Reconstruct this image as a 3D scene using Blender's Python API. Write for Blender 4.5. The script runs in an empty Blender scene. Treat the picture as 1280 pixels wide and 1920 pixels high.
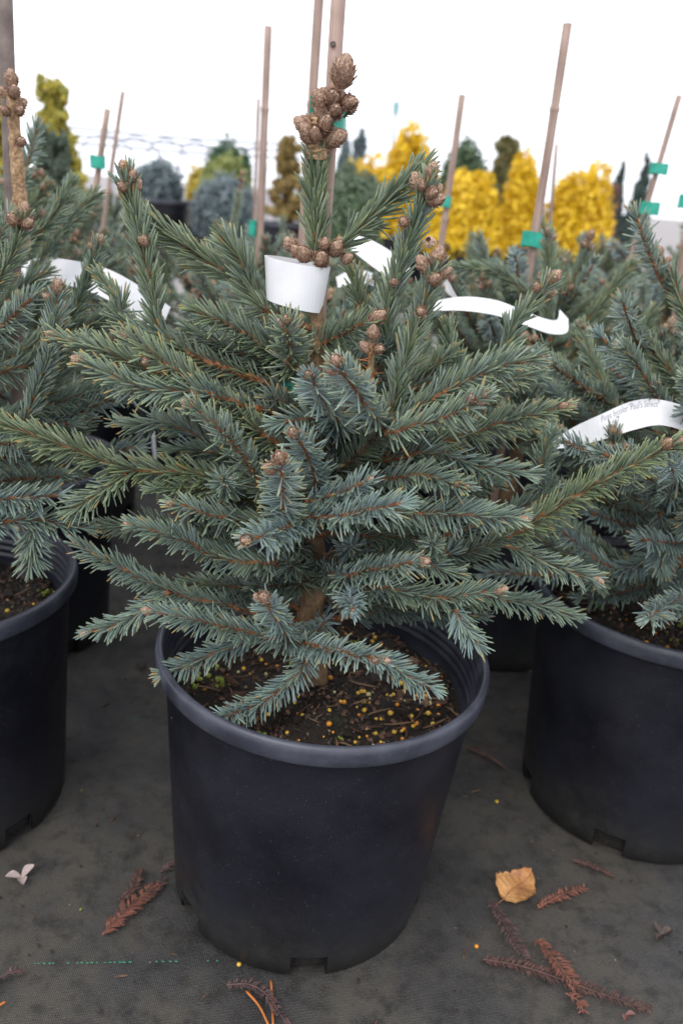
import bpy, bmesh, math, random
import numpy as np
from mathutils import Matrix, Vector

SC = bpy.context.scene
COL = SC.collection
R = math.radians

# ------------------------------------------------------------------ camera
FPX, PITCH, ROLL, HC = 1549.0, R(21.11), R(4.36), 0.678
_cp, _sp, _cr, _sr = math.cos(PITCH), math.sin(PITCH), math.cos(ROLL), math.sin(ROLL)
FW = np.array([0, _cp, -_sp]); _up0 = np.array([0, _sp, _cp]); _rt0 = np.array([1.0, 0, 0])
RT = _cr * _rt0 + _sr * _up0; UP = -_sr * _rt0 + _cr * _up0
CAM = np.array([0, 0, HC])
cd = bpy.data.cameras.new('camera'); cam = bpy.data.objects.new('camera', cd); COL.objects.link(cam)
cd.sensor_fit = 'VERTICAL'; cd.sensor_height = 22.3; cd.sensor_width = 14.87; cd.lens = 18.0
cd.clip_start = 0.02; cd.clip_end = 500
cd.dof.use_dof = True; cd.dof.focus_distance = 0.645; cd.dof.aperture_fstop = 3.4; cd.dof.aperture_blades = 7
m = Matrix.Identity(4)
for i in range(3):
    m[i][0], m[i][1], m[i][2], m[i][3] = RT[i], UP[i], -FW[i], CAM[i]
cam.matrix_world = m
SC.camera = cam

# ------------------------------------------------------------------ world, sun, exposure
w = bpy.data.worlds.new('World'); SC.world = w; w.use_nodes = True
nt = w.node_tree; nt.nodes.clear()
sky = nt.nodes.new('ShaderNodeTexSky'); sky.sky_type = 'NISHITA'; sky.sun_disc = False
SUN_EL, SUN_ROT = R(52), R(205)
sky.sun_elevation = SUN_EL; sky.sun_rotation = SUN_ROT; sky.air_density = 1.0; sky.dust_density = 4.0
mix = nt.nodes.new('ShaderNodeMix'); mix.data_type = 'RGBA'; mix.inputs[0].default_value = 0.88
mix.inputs[7].default_value = (10.2, 10.5, 11.3, 1)          # even high cloud deck over the clear sky
nt.links.new(sky.outputs[0], mix.inputs[6])
bg = nt.nodes.new('ShaderNodeBackground'); bg.inputs[1].default_value = 0.14
nt.links.new(mix.outputs[2], bg.inputs[0])
wo = nt.nodes.new('ShaderNodeOutputWorld'); nt.links.new(bg.outputs[0], wo.inputs[0])
sd = bpy.data.lights.new('sun', 'SUN'); sd.energy = 1.1; sd.angle = R(25); sd.color = (1, 0.97, 0.93)
sun = bpy.data.objects.new('sun', sd); COL.objects.link(sun)
_d = Vector((math.sin(SUN_ROT) * math.cos(SUN_EL), math.cos(SUN_ROT) * math.cos(SUN_EL), math.sin(SUN_EL)))
sun.rotation_euler = _d.to_track_quat('Z', 'Y').to_euler()
SC.view_settings.view_transform = 'Standard'; SC.view_settings.look = 'None'
SC.view_settings.exposure = 0.3; SC.view_settings.gamma = 1.0; SC.view_settings.use_curve_mapping = False
SC.cycles.max_bounces = 8

# ------------------------------------------------------------------ helpers
def ray(x, y): return FW + RT * (x - 640) / FPX + UP * (960 - y) / FPX
def at(x, y, Y):
    d = ray(x, y); return CAM + d * (Y / d[1])
def atz(x, y, z=0.0):
    d = ray(x, y); return CAM + d * ((z - HC) / d[2])

def tag(o, label=None, cat=None, group=None, kind=None):
    if label: o['label'] = label
    if cat: o['category'] = cat
    if group: o['group'] = group
    if kind: o['kind'] = kind
    return o
def obj(name, me, mat=None, parent=None, mw=None):
    o = bpy.data.objects.new(name, me); COL.objects.link(o)
    if mat and me and not me.materials: me.materials.append(mat)
    if parent: o.parent = parent
    if mw is not None: o.matrix_local = mw
    return o
def empty(name, loc=(0, 0, 0), rz=0):
    o = bpy.data.objects.new(name, None); COL.objects.link(o); o.location = loc; o.rotation_euler = (0, 0, rz)
    o.empty_display_size = 0.02
    return o
def mesh(name, v, f, smooth=False):
    me = bpy.data.meshes.new(name)
    me.from_pydata([tuple(map(float, q)) for q in v], [], [tuple(map(int, q)) for q in f]); me.update()
    if smooth: me.polygons.foreach_set('use_smooth', [True] * len(me.polygons))
    return me
def quadmesh(name, V, F, C=None, smooth=False):
    """V (n,3) verts, F (m,4) quads, C (m,4,3) corner colours."""
    me = bpy.data.meshes.new(name); V = np.asarray(V, np.float32); F = np.asarray(F, np.int32)
    me.vertices.add(len(V)); me.vertices.foreach_set('co', V.ravel())
    me.loops.add(F.size); me.loops.foreach_set('vertex_index', F.ravel())
    me.polygons.add(len(F)); me.polygons.foreach_set('loop_start', np.arange(0, F.size, 4, dtype=np.int32))
    me.update(calc_edges=True)
    if smooth: me.polygons.foreach_set('use_smooth', np.ones(len(F), bool))
    if C is not None:
        a = me.color_attributes.new('Col', 'FLOAT_COLOR', 'CORNER')
        c = np.ones((F.size, 4), np.float32); c[:, :3] = np.asarray(C).reshape(-1, 3)
        a.data.foreach_set('color', c.ravel())
    me.validate(); return me
def nrm(a): return a / np.maximum(np.linalg.norm(a, axis=-1, keepdims=True), 1e-9)

def spline(P, n):
    P = np.asarray(P, float)
    if len(P) == 2: return P[0] + (P[1] - P[0]) * np.linspace(0, 1, n)[:, None]
    Q = np.vstack([2 * P[0] - P[1], P, 2 * P[-1] - P[-2]])
    L = np.r_[0, np.cumsum(np.linalg.norm(np.diff(P, axis=0), axis=1))]
    out = []
    for s in np.linspace(0, L[-1], n):
        k = min(max(np.searchsorted(L, s) - 1, 0), len(P) - 2); t = (s - L[k]) / max(L[k + 1] - L[k], 1e-9)
        a, b, c, d = Q[k:k + 4]
        out.append(.5 * (2 * b + (c - a) * t + (2 * a - 5 * b + 4 * c - d) * t * t + (3 * b - a - 3 * c + d) * t ** 3))
    return np.array(out)
def frames(S):
    T = nrm(np.gradient(S, axis=0))
    z = np.where(np.abs(T[:, 2:3]) > .93, np.array([[0.0, -1, 0]]), np.array([[0.0, 0, 1]]))
    zz = np.mean(z, axis=0); zz = zz / np.linalg.norm(zz)
    Sd = nrm(np.cross(T, zz)); U = np.cross(Sd, T)
    return T, Sd, U
def tubeVF(S, rad, k=8, rng=None, rough=0.0):
    T, Sd, U = frames(S); n = len(S); a = np.linspace(0, 2 * np.pi, k, endpoint=False)
    rad = np.broadcast_to(np.asarray(rad, float), (n,))[:, None]
    rr = np.repeat(rad, k, 1)
    if rng is not None and rough: rr = rr * (1 + rough * rng.uniform(-1, 1, (n, k)))
    V = S[:, None] + rr[..., None] * (np.cos(a)[None, :, None] * U[:, None] + np.sin(a)[None, :, None] * Sd[:, None])
    V = V.reshape(-1, 3); F = []
    for i in range(n - 1):
        for j in range(k):
            F.append((i * k + j, i * k + (j + 1) % k, (i + 1) * k + (j + 1) % k, (i + 1) * k + j))
    V = np.vstack([V, S[0], S[-1]]); b = n * k
    for j in range(k):
        F.append((b, (j + 1) % k, j)); F.append((b + 1, (n - 1) * k + j, (n - 1) * k + (j + 1) % k))
    return V, F
def tube(name, S, rad, k=8, rng=None, rough=0.0, smooth=True):
    V, F = tubeVF(np.asarray(S, float), rad, k, rng, rough); return mesh(name, V, F, smooth)

class Nt:
    """tiny node helper"""
    def __init__(s, name):
        s.m = bpy.data.materials.new(name); s.m.use_nodes = True; s.t = s.m.node_tree
        s.b = s.t.nodes['Principled BSDF']; s.o = s.t.nodes['Material Output']
    def n(s, typ, **kw):
        x = s.t.nodes.new(typ)
        for k, v in kw.items():
            if k.startswith('i_'): x.inputs[int(k[2:]) if k[2:].isdigit() else k[2:]].default_value = v
            else: setattr(x, k, v)
        return x
    def l(s, a, b): s.t.links.new(a, b)
    def set(s, **kw):
        for k, v in kw.items(): s.b.inputs[k.replace('_', ' ')].default_value = v
    def ramp(s, fac, stops):
        r = s.n('ShaderNodeValToRGB'); e = r.color_ramp.elements
        while len(e) < len(stops): e.new(0.5)
        for q, (p, c) in zip(e, stops): q.position = p; q.color = (*c, 1) if len(c) == 3 else c
        s.l(fac, r.inputs[0]); return r.outputs[0]
    def noise(s, scale, detail=4, rough=.55, coord='Object', vec=None):
        x = s.n('ShaderNodeTexNoise'); x.inputs['Scale'].default_value = scale
        x.inputs['Detail'].default_value = detail; x.inputs['Roughness'].default_value = rough
        if vec is None: vec = s.n('ShaderNodeTexCoord').outputs[coord]
        s.l(vec, x.inputs['Vector']); return x.outputs[0]
    def mix(s, a, b, f, mode='MIX'):
        x = s.n('ShaderNodeMix', data_type='RGBA', blend_type=mode)
        for k, q in ((6, a), (7, b), (0, f)):
            if hasattr(q, 'type') and hasattr(q, 'is_linked'): s.l(q, x.inputs[k])
            else: x.inputs[k].default_value = (*q, 1) if isinstance(q, tuple) else q
        return x.outputs[2]
    def mth(s, op, a, b=None):
        x = s.n('ShaderNodeMath', operation=op)
        for k, q in ((0, a), (1, b)):
            if q is None: continue
            if hasattr(q, 'is_linked'): s.l(q, x.inputs[k])
            else: x.inputs[k].default_value = q
        return x.outputs[0]
    def bump(s, h, strength, dist):
        x = s.n('ShaderNodeBump'); x.inputs['Strength'].default_value = strength; x.inputs['Distance'].default_value = dist
        s.l(h, x.inputs['Height']); s.l(x.outputs[0], s.b.inputs['Normal'])
    def base(s, c): s.l(c, s.b.inputs['Base Color'])

def mat_simple(name, c1, c2, scale, rough=.6, bumpd=0.0, bscale=None, spec=.5):
    t = Nt(name); n = t.noise(scale); t.base(t.ramp(n, [(.3, c1), (.7, c2)])); t.set(Roughness=rough)
    t.b.inputs['Specular IOR Level'].default_value = spec
    if bumpd: t.bump(t.noise(bscale or scale * 2, 5), 1.0, bumpd)
    return t.m

# needles: colour comes from the needle's own green side / waxy blue side / yellow tip
t = Nt('needle'); a = t.n('ShaderNodeVertexColor', layer_name='Col'); n = t.noise(35, 2)
t.base(t.mix(a.outputs[0], t.ramp(n, [(.3, (.78, .82, .88)), (.7, (1.18, 1.14, 1.02))]), 1.0, 'MULTIPLY'))
t.set(Roughness=.42); t.b.inputs['Specular IOR Level'].default_value = .45
M_NEEDLE = t.m
M_TWIG = mat_simple('twig_bark', (.10, .035, .012), (.34, .13, .04), 260, .65, .0012, 420)
M_OLD = mat_simple('old_twig_bark', (.035, .02, .012), (.13, .07, .035), 200, .75, .0012, 420)
M_TAN = mat_simple('bare_twig_bark', (.20, .11, .055), (.50, .33, .18), 330, .7, .0016, 380)
M_BUD = mat_simple('bud_scales', (.20, .11, .072), (.62, .43, .31), 560, .7, .0008, 700)
M_TRUNK = mat_simple('trunk_bark', (.09, .055, .03), (.30, .19, .10), 70, .8, .003, 160)

t = Nt('bamboo'); tc = t.n('ShaderNodeTexCoord'); mp = t.n('ShaderNodeMapping'); mp.inputs['Scale'].default_value = (260, 260, 9)
t.l(tc.outputs['Object'], mp.inputs[0]); n = t.noise(1, 4, vec=mp.outputs[0]); n2 = t.noise(14, 4)
c = t.ramp(n, [(.3, (.27, .195, .160)), (.7, (.46, .36, .31))]); t.base(t.mix(c, t.ramp(n2, [(.35, (.70, .62, .58)), (.7, (1.1, 1.02, .98))]), 1.0, 'MULTIPLY'))
t.set(Roughness=.6); t.bump(n, .5, .0006); M_BAMBOO = t.m

t = Nt('green_tape'); n = t.noise(60, 3); t.base(t.ramp(n, [(.3, (.01, .24, .17)), (.7, (.03, .42, .30))]))
t.set(Roughness=.35); t.b.inputs['Transmission Weight'].default_value = .0
M_TAPE = t.m
t = Nt('label_plastic'); n = t.noise(45, 4); t.base(t.ramp(n, [(.3, (.74, .74, .76)), (.7, (.84, .84, .86))])); t.set(Roughness=.45)
M_LABEL = t.m
M_INK = mat_simple('printing_ink', (.26, .26, .28), (.40, .40, .42), 300, .7)

# black nursery plastic: dusty film, mud film low down, specks
t = Nt('pot_plastic'); tc = t.n('ShaderNodeTexCoord')
n1 = t.noise(9, 6, .6); n2 = t.noise(46, 5, .65); n3 = t.noise(620, 2, .5)
sep = t.n('ShaderNodeSeparateXYZ'); t.l(tc.outputs['Object'], sep.inputs[0])
low = t.n('ShaderNodeMapRange'); low.inputs[1].default_value = .10; low.inputs[2].default_value = 0.0
t.l(t.mth('ADD', sep.outputs[2], t.mth('MULTIPLY', t.mth('SUBTRACT', n1, .5), .22)), low.inputs[0])
film = t.ramp(n1, [(.42, (0, 0, 0)), (.62, (1, 1, 1))])
c = t.mix((.0050, .0054, .0098), (.0115, .0122, .0185), film)
c = t.mix(c, (.030, .030, .026), t.mth('MULTIPLY', low.outputs[0], t.ramp(n2, [(.25, (.25,) * 3), (.7, (.95,) * 3)])))
sp = t.ramp(n3, [(.70, (0, 0, 0)), (.74, (1, 1, 1))])
c = t.mix(c, (.16, .15, .13), t.mth('MULTIPLY', sp, .5)); t.base(c)
t.l(t.ramp(t.mth('ADD', t.mth('MULTIPLY', n2, .5), t.mth('MULTIPLY', n1, .5)), [(.35, (.33,) * 3), (.65, (.56,) * 3)]), t.b.inputs['Roughness'])
t.b.inputs['Specular IOR Level'].default_value = .38; t.bump(t.mth('ADD', t.noise(900, 2), t.mth('MULTIPLY', n2, 1.5)), .22, .0006); M_POT = t.m
t = Nt('pot_rim_sky_sheen'); n1 = t.noise(24, 5, .6); n2 = t.noise(240, 3)  # same black plastic, lightened and blued to paint the sky's reflection on the rim
t.base(t.mix(t.ramp(n1, [(.35, (.026, .028, .040)), (.65, (.058, .062, .082))]), (.14, .13, .12), t.mth('MULTIPLY', t.ramp(n2, [(.66, (0,) * 3), (.74, (1,) * 3)]), .4)))
t.l(t.ramp(n1, [(.3, (.30,) * 3), (.7, (.5,) * 3)]), t.b.inputs['Roughness']); t.bump(n2, .25, .0008); M_RIM_SHEEN = t.m

t = Nt('potting_soil'); n1 = t.noise(60, 6, .7); n2 = t.noise(260, 4, .7)
c = t.ramp(n2, [(.3, (.006, .0045, .0035)), (.55, (.022, .014, .009)), (.8, (.06, .035, .02))])
t.base(t.mix(c, (.03, .045, .01), t.mth('MULTIPLY', t.ramp(n1, [(.55, (0,) * 3), (.7, (1,) * 3)]), .6))); t.set(Roughness=.75); t.bump(t.mth('ADD', n1, n2), 1.0, .006); M_SOIL = t.m
M_CHIP = [mat_simple('bark_dark', (.012, .008, .006), (.05, .03, .02), 120, .6, .001),
          mat_simple('bark_brown', (.05, .025, .015), (.16, .08, .05), 120, .7, .001),
          mat_simple('bark_tan', (.16, .09, .05), (.36, .22, .13), 120, .7, .001)]
M_PRILL = [mat_simple('prill_yellow', (.55, .33, .03), (.70, .45, .06), 60, .35), mat_simple('prill_orange', (.58, .19, .02), (.70, .30, .03), 60, .35),
           mat_simple('prill_pale', (.42, .38, .16), (.55, .50, .26), 60, .45)]
M_MOSS = mat_simple('moss', (.09, .15, .015), (.32, .36, .06), 300, .8, .001)

# woven landscape fabric, damp and dusty
t = Nt('landscape_fabric'); tc = t.n('ShaderNodeTexCoord'); vec = tc.outputs['Object']
w1 = t.n('ShaderNodeTexWave', wave_type='BANDS', bands_direction='X'); w1.inputs['Scale'].default_value = 165; w1.inputs['Distortion'].default_value = .6; w1.inputs['Detail Scale'].default_value = 60
w2 = t.n('ShaderNodeTexWave', wave_type='BANDS', bands_direction='Y'); w2.inputs['Scale'].default_value = 210; w2.inputs['Distortion'].default_value = .6; w2.inputs['Detail Scale'].default_value = 60
t.l(vec, w1.inputs[0]); t.l(vec, w2.inputs[0])
n1 = t.noise(5.5, 6, .62); n2 = t.noise(38, 6, .68); n3 = t.noise(420, 3)
c = t.ramp(n1, [(.32, (.022, .021, .023)), (.46, (.046, .043, .041)), (.58, (.070, .062, .050)), (.72, (.050, .047, .047))])
c = t.mix(c, (.010, .009, .008), t.ramp(n2, [(.48, (0,) * 3), (.68, (.85,) * 3)]))
c = t.mix(c, (.085, .075, .058), t.mth('MULTIPLY', t.ramp(t.noise(15, 6, .7), [(.5, (0,) * 3), (.7, (1,) * 3)]), .45))
c = t.mix(c, (.085, .082, .080), t.mth('MULTIPLY', t.ramp(n3, [(.56, (0,) * 3), (.72, (1,) * 3)]), .35))
c = t.mix(c, t.ramp(w1.outputs[0], [(.2, (.66,) * 3), (.8, (1.2,) * 3)]), .8, 'MULTIPLY'); t.base(c)
t.l(t.ramp(t.mth('ADD', t.mth('MULTIPLY', n1, .6), t.mth('MULTIPLY', n2, .4)), [(.40, (.34,) * 3), (.60, (.70,) * 3)]), t.b.inputs['Roughness'])
h = t.mth('ADD', t.mth('MULTIPLY', t.mth('MULTIPLY', w1.outputs[0], w2.outputs[0]), .6), t.mth('ADD', t.mth('MULTIPLY', n2, 1.6), n3))
t.bump(h, .55, .0016); M_FABRIC = t.m
M_GRAVEL = mat_simple('gravel', (.20, .18, .17), (.40, .37, .36), 9, .8, .02, 40)
M_THREAD = mat_simple('green_thread', (.015, .12, .075), (.03, .24, .15), 90, .6)

# ------------------------------------------------------------------ ground
def grid(name, x0, x1, y0, y1, nx, ny, z, amp=0.0, seed=1):
    rng = np.random.default_rng(seed); X, Yg = np.meshgrid(np.linspace(x0, x1, nx + 1), np.linspace(y0, y1, ny + 1))
    Z = np.full_like(X, z)
    for k in range(9):
        a = rng.uniform(0, 6.28); q = rng.uniform(6, 34); Z += amp / 5 * np.sin((X * math.cos(a) + Yg * math.sin(a)) * q + rng.uniform(0, 6))
    V = np.stack([X, Yg, Z], -1).reshape(-1, 3); i = np.arange(nx * ny); r = (i // nx) * (nx + 1) + i % nx
    return quadmesh(name, V, np.stack([r, r + 1, r + nx + 2, r + nx + 1], -1), smooth=True)
g = obj('ground', grid('ground', -150, 150, -6, 300, 8, 8, -.012), M_GRAVEL); tag(g, kind='structure')
fab = obj('landscape_fabric', grid('landscape_fabric', -2.6, 2.6, -.6, 3.6, 200, 160, -.0015, .0018), M_FABRIC); tag(fab, kind='structure')
# green guide threads woven into the cloth
rg = np.random.default_rng(3)
for (pa, pb) in (((48, 1808), (425, 1802)), ((252, 1350), (330, 1352))):
    A, B = atz(*pa), atz(*pb); V = []; F = []; n = int(np.linalg.norm(B - A) / .0042)
    for i in range(n):
        if any(math.hypot(A[0] + (B[0] - A[0]) * i / n - a_, A[1] + (B[1] - A[1]) * i / n - b_) < .134 for a_, b_ in ((-.017, .687), (-.43, .765), (.385, .862))): continue
        if rg.random() < .28 + .3 * math.sin(i * .05) ** 2: continue
        c0 = A + (B - A) * ((i + rg.uniform(-.2, .2)) / n); l = rg.uniform(.0008, .0018); hh = rg.uniform(.0004, .0009); b = len(V)
        z = .0012
        V += [(c0[0] - l, c0[1] - hh, z), (c0[0] + l, c0[1] - hh, z), (c0[0] + l, c0[1] + hh, z), (c0[0] - l, c0[1] + hh, z), (c0[0], c0[1], z + .0006)]
        F += [(b, b + 1, b + 4), (b + 1, b + 2, b + 4), (b + 2, b + 3, b + 4), (b + 3, b, b + 4)]
    obj('guide_thread', mesh('guide_thread', V, F), M_THREAD, fab)

# ------------------------------------------------------------------ pots
RB, RTOP, POT_H, SOIL_Z = .129, .155, .281, .226
def lathe(prof, seg, skip=None):
    a = np.linspace(0, 2 * np.pi, seg, endpoint=False); V = []; F = []
    for r, z in prof:
        V += [(r * math.cos(q), r * math.sin(q), z) for q in a]
    for i in range(len(prof) - 1):
        for j in range(seg):
            if skip and skip(i, j): continue
            F.append((i * seg + j, i * seg + (j + 1) % seg, (i + 1) * seg + (j + 1) % seg, (i + 1) * seg + j))
    return V, F
def rwall(z): return RB + (.1462 - RB) * z / .262
SEG = 168
holes = set()
for k in range(6):
    c0 = int(SEG * (k / 6 + .75 - .002)); holes |= {(c0 + q) % SEG for q in range(-3, 4)}
body_prof = [(rwall(0) - .003, .0004), (rwall(0), .002), (rwall(.026), .026)] + [(rwall(z), z) for z in (.06, .11, .16, .21, .245)] + [(.1470, .258), (.1492, .2625)]
V1, F1 = lathe(body_prof, SEG, lambda i, j: i < 2 and j in holes)
in_prof = [(.1475, .2625), (.1455, .245), (rwall(.21) - .003, .21), (rwall(.11) - .0025, .11), (rwall(.026) - .003, .026), (rwall(0) - .0045, .0006)]
V2, F2 = lathe(in_prof, SEG, lambda i, j: i == 4 and j in holes)
V3, F3 = lathe([(rwall(.022) - .0028, .034), (.05, .0335), (.001, .0335)], SEG)      # raised floor of the pot
def joinVF(*parts):
    V = []; F = []
    for v, f in parts:
        b = len(V); V += list(v); F += [tuple(q + b for q in x) for x in f]
    return V, F
n_b = len(body_prof); edge_quads = []
V, F = joinVF((V1, F1), (V2, F2), (V3, F3))
for j in range(SEG):                                                                # wall thickness seen in the drain holes
    if j in holes:
        edge_quads.append((2 * SEG + j, 2 * SEG + (j + 1) % SEG, (n_b + 4) * SEG + (j + 1) % SEG, (n_b + 4) * SEG + j))
        for q, e in ((j, (j - 1) % SEG), ((j + 1) % SEG, (j + 1) % SEG)):
            if e not in holes: edge_quads.append((0 * SEG + q, 2 * SEG + q, (n_b + 4) * SEG + q, (n_b + 5) * SEG + q))
for qd in edge_quads:
    b0 = len(V); V += [V[q] for q in qd]; F.append((b0, b0 + 1, b0 + 2, b0 + 3))
ME_BODY = mesh('pot_body', V, F, True)
rim_prof = [(.1480, .2620), (.1535, .2622), (.1548, .2640), (.1552, .2690), (.1556, .2740), (.1550, .2785), (.1532, .2806), (.1505, .2812), (.1488, .2800), (.1478, .2770)]
for k in range(5):                                                                  # stepped rings inside the neck
    z = .2745 - k * .0085; r = .1474 - k * .0011
    rim_prof += [(r, z), (r - .0018, z - .0022), (r - .0018, z - .0052), (r - .0004, z - .0068)]
rim_prof += [(.1405, .226), (.139, .205)]
ME_RIM = mesh('pot_rim', *lathe(rim_prof, 192), True)

def soil_mesh(seed=5):
    rng = np.random.default_rng(seed); V = [(0, 0, SOIL_Z + .006)]; F = []; nr, ns = 26, 80
    ph = rng.uniform(0, 6.28, (14, 2)); kk = rng.uniform(25, 190, 14); aa = rng.uniform(0, 6.28, 14)
    for i in range(1, nr + 1):
        for j in range(ns):
            r = .1408 * i / nr; q = 2 * math.pi * j / ns; x, y = r * math.cos(q), r * math.sin(q)
            z = SOIL_Z + sum(.0048 * (30 / k) ** .5 * math.sin(k * (x * math.cos(b) + y * math.sin(b)) + p[0]) for k, b, p in zip(kk, aa, ph)) * .55 + rng.uniform(-.0016, .0016)
            z += .006 * math.exp(-(r / .03) ** 2)
            V.append((x, y, z))
    for j in range(ns): F.append((0, 1 + j, 1 + (j + 1) % ns))
    for i in range(nr - 1):
        for j in range(ns):
            a0 = 1 + i * ns; F.append((a0 + j, a0 + ns + j, a0 + ns + (j + 1) % ns, a0 + (j + 1) % ns))
    global SOILV
    SOILV = np.array(V); return mesh('soil', V, F, False)
ME_SOIL = soil_mesh()
def soil_z(x, y): return SOILV[np.argmin((SOILV[:, 0] - x) ** 2 + (SOILV[:, 1] - y) ** 2), 2]
ME_ROOT = mesh('root_ball', *lathe([(.1185, .0008), (.1195, .012), (.1185, .0325)], 96))      # root ball coloured near black, painting in the shade inside the drain holes
M_ROOT_SHADE = mat_simple('root_ball_shade', (.003, .0025, .002), (.016, .011, .008), 240, .85, .003, 300)
def ico(name, sub=2, squash=(1, 1, 1), jit=0, seed=0):
    bm = bmesh.new(); bmesh.ops.create_icosphere(bm, subdivisions=sub, radius=1); rng = random.Random(seed)
    for v in bm.verts:
        k = 1 + rng.uniform(-jit, jit); v.co = Vector((v.co.x * squash[0] * k, v.co.y * squash[1] * k, v.co.z * squash[2] * k))
    me = bpy.data.meshes.new(name); bm.to_mesh(me); bm.free(); me.polygons.foreach_set('use_smooth', [True] * len(me.polygons)); return me
ME_PRILL = []
for q in range(3):
    me = ico('prill', 2, (1, .95, .9)); me.materials.append(M_PRILL[q]); ME_PRILL.append(me)
def chip_mesh(seed):
    rng = random.Random(seed); n = rng.choice((5, 6, 7)); L = 1; W = rng.uniform(.22, .6); T = rng.uniform(.10, .25); top = []; bot = []
    for k in range(n):
        a = 2 * math.pi * k / n; r = rng.uniform(.7, 1.1); x, y = L * r * math.cos(a), W * r * math.sin(a); z = rng.uniform(-.1, .12)
        top.append((x * .9, y * .9, T + z)); bot.append((x, y, -T + z))
    V = top + bot; F = [tuple(range(n)), tuple(range(2 * n - 1, n - 1, -1))] + [(k, k + n, (k + 1) % n + n, (k + 1) % n) for k in range(n)]
    return mesh('bark_chip', V, F)
ME_CHIP = []
for q in range(15):
    me = chip_mesh(q); me.materials.append(M_CHIP[(0, 0, 0, 1, 0, 1, 2)[q % 7]]); ME_CHIP.append(me)
def spl_mesh(seed):                                                                 # thin needle-like splinter
    rng = random.Random(seed); c = rng.uniform(-.2, .2)
    S = np.array([(-1, 0, 0), (-.3, c, .02), (.4, c, .05), (1, 0, 0)]); return tube('splinter', S, [.05, .09, .09, .03], 4)
ME_SPL = []
for q in range(4):
    me = spl_mesh(q); me.materials.append(M_CHIP[1 + q % 2]); ME_SPL.append(me)
def moss_mesh(seed, n=60, spread=.13):
    rng = np.random.default_rng(seed); V = []; F = []
    cl = [(rng.uniform(-spread, spread), rng.uniform(-spread, spread)) for _ in range(26)]
    cl = [c for c in cl if .03 < math.hypot(*c) < .134]
    base = ico('tmp', 1); bv = np.array([v.co for v in base.vertices]); bf = [tuple(p.vertices) for p in base.polygons]; bpy.data.meshes.remove(base)
    for c in cl:
        for _ in range(rng.integers(3, 9)):
            p = np.array([c[0], c[1], soil_z(*c) + .0012]) + rng.normal(0, 1, 3) * (.004, .004, .001); s = rng.uniform(.0012, .0034); b = len(V)
            V += list(bv * s * rng.uniform(.7, 1.2, (len(bv), 1)) + p); F += [tuple(q + b for q in f) for f in bf]
    return mesh('moss', V, F, True)
ME_MOSS = moss_mesh(4)
def crumbs_mesh(seed, n, lo, hi):
    rng = np.random.default_rng(seed); V = []; F = []
    for k in range(n):
        r = .138 * math.sqrt(rng.random()); q = rng.uniform(0, 6.283); x, y = r * math.cos(q), r * math.sin(q); z = soil_z(x, y); s = rng.uniform(lo, hi); a = rng.uniform(0, 6.28); e = rng.uniform(.25, .9); b = len(V); tl = rng.uniform(-.6, .6)
        for j in range(5):
            t_ = 2 * math.pi * j / 5; u_, v_ = math.cos(t_) * s * rng.uniform(.7, 1.2), math.sin(t_) * s * e; V.append((x + u_ * math.cos(a) - v_ * math.sin(a), y + u_ * math.sin(a) + v_ * math.cos(a), z + u_ * tl * .5 + .0004))
        V += [(x, y, z + s * rng.uniform(.5, .9) + .0006), (x, y, z - s * .5)]
        for j in range(5): F += [(b + j, b + (j + 1) % 5, b + 5), (b + (j + 1) % 5, b + j, b + 6)]
    return mesh('mulch_crumbs', V, F)
ME_CRUMB = [crumbs_mesh(51, 1500, .0012, .0038), crumbs_mesh(52, 480, .0012, .0042), crumbs_mesh(53, 260, .0010, .0030)]
def rotm(p, rz, s, tilt=(0, 0)):
    return Matrix.Translation(Vector(p)) @ Matrix.Rotation(rz, 4, 'Z') @ Matrix.Rotation(tilt[0], 4, 'X') @ Matrix.Rotation(tilt[1], 4, 'Y') @ Matrix.Diagonal((s, s, s, 1))

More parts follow.
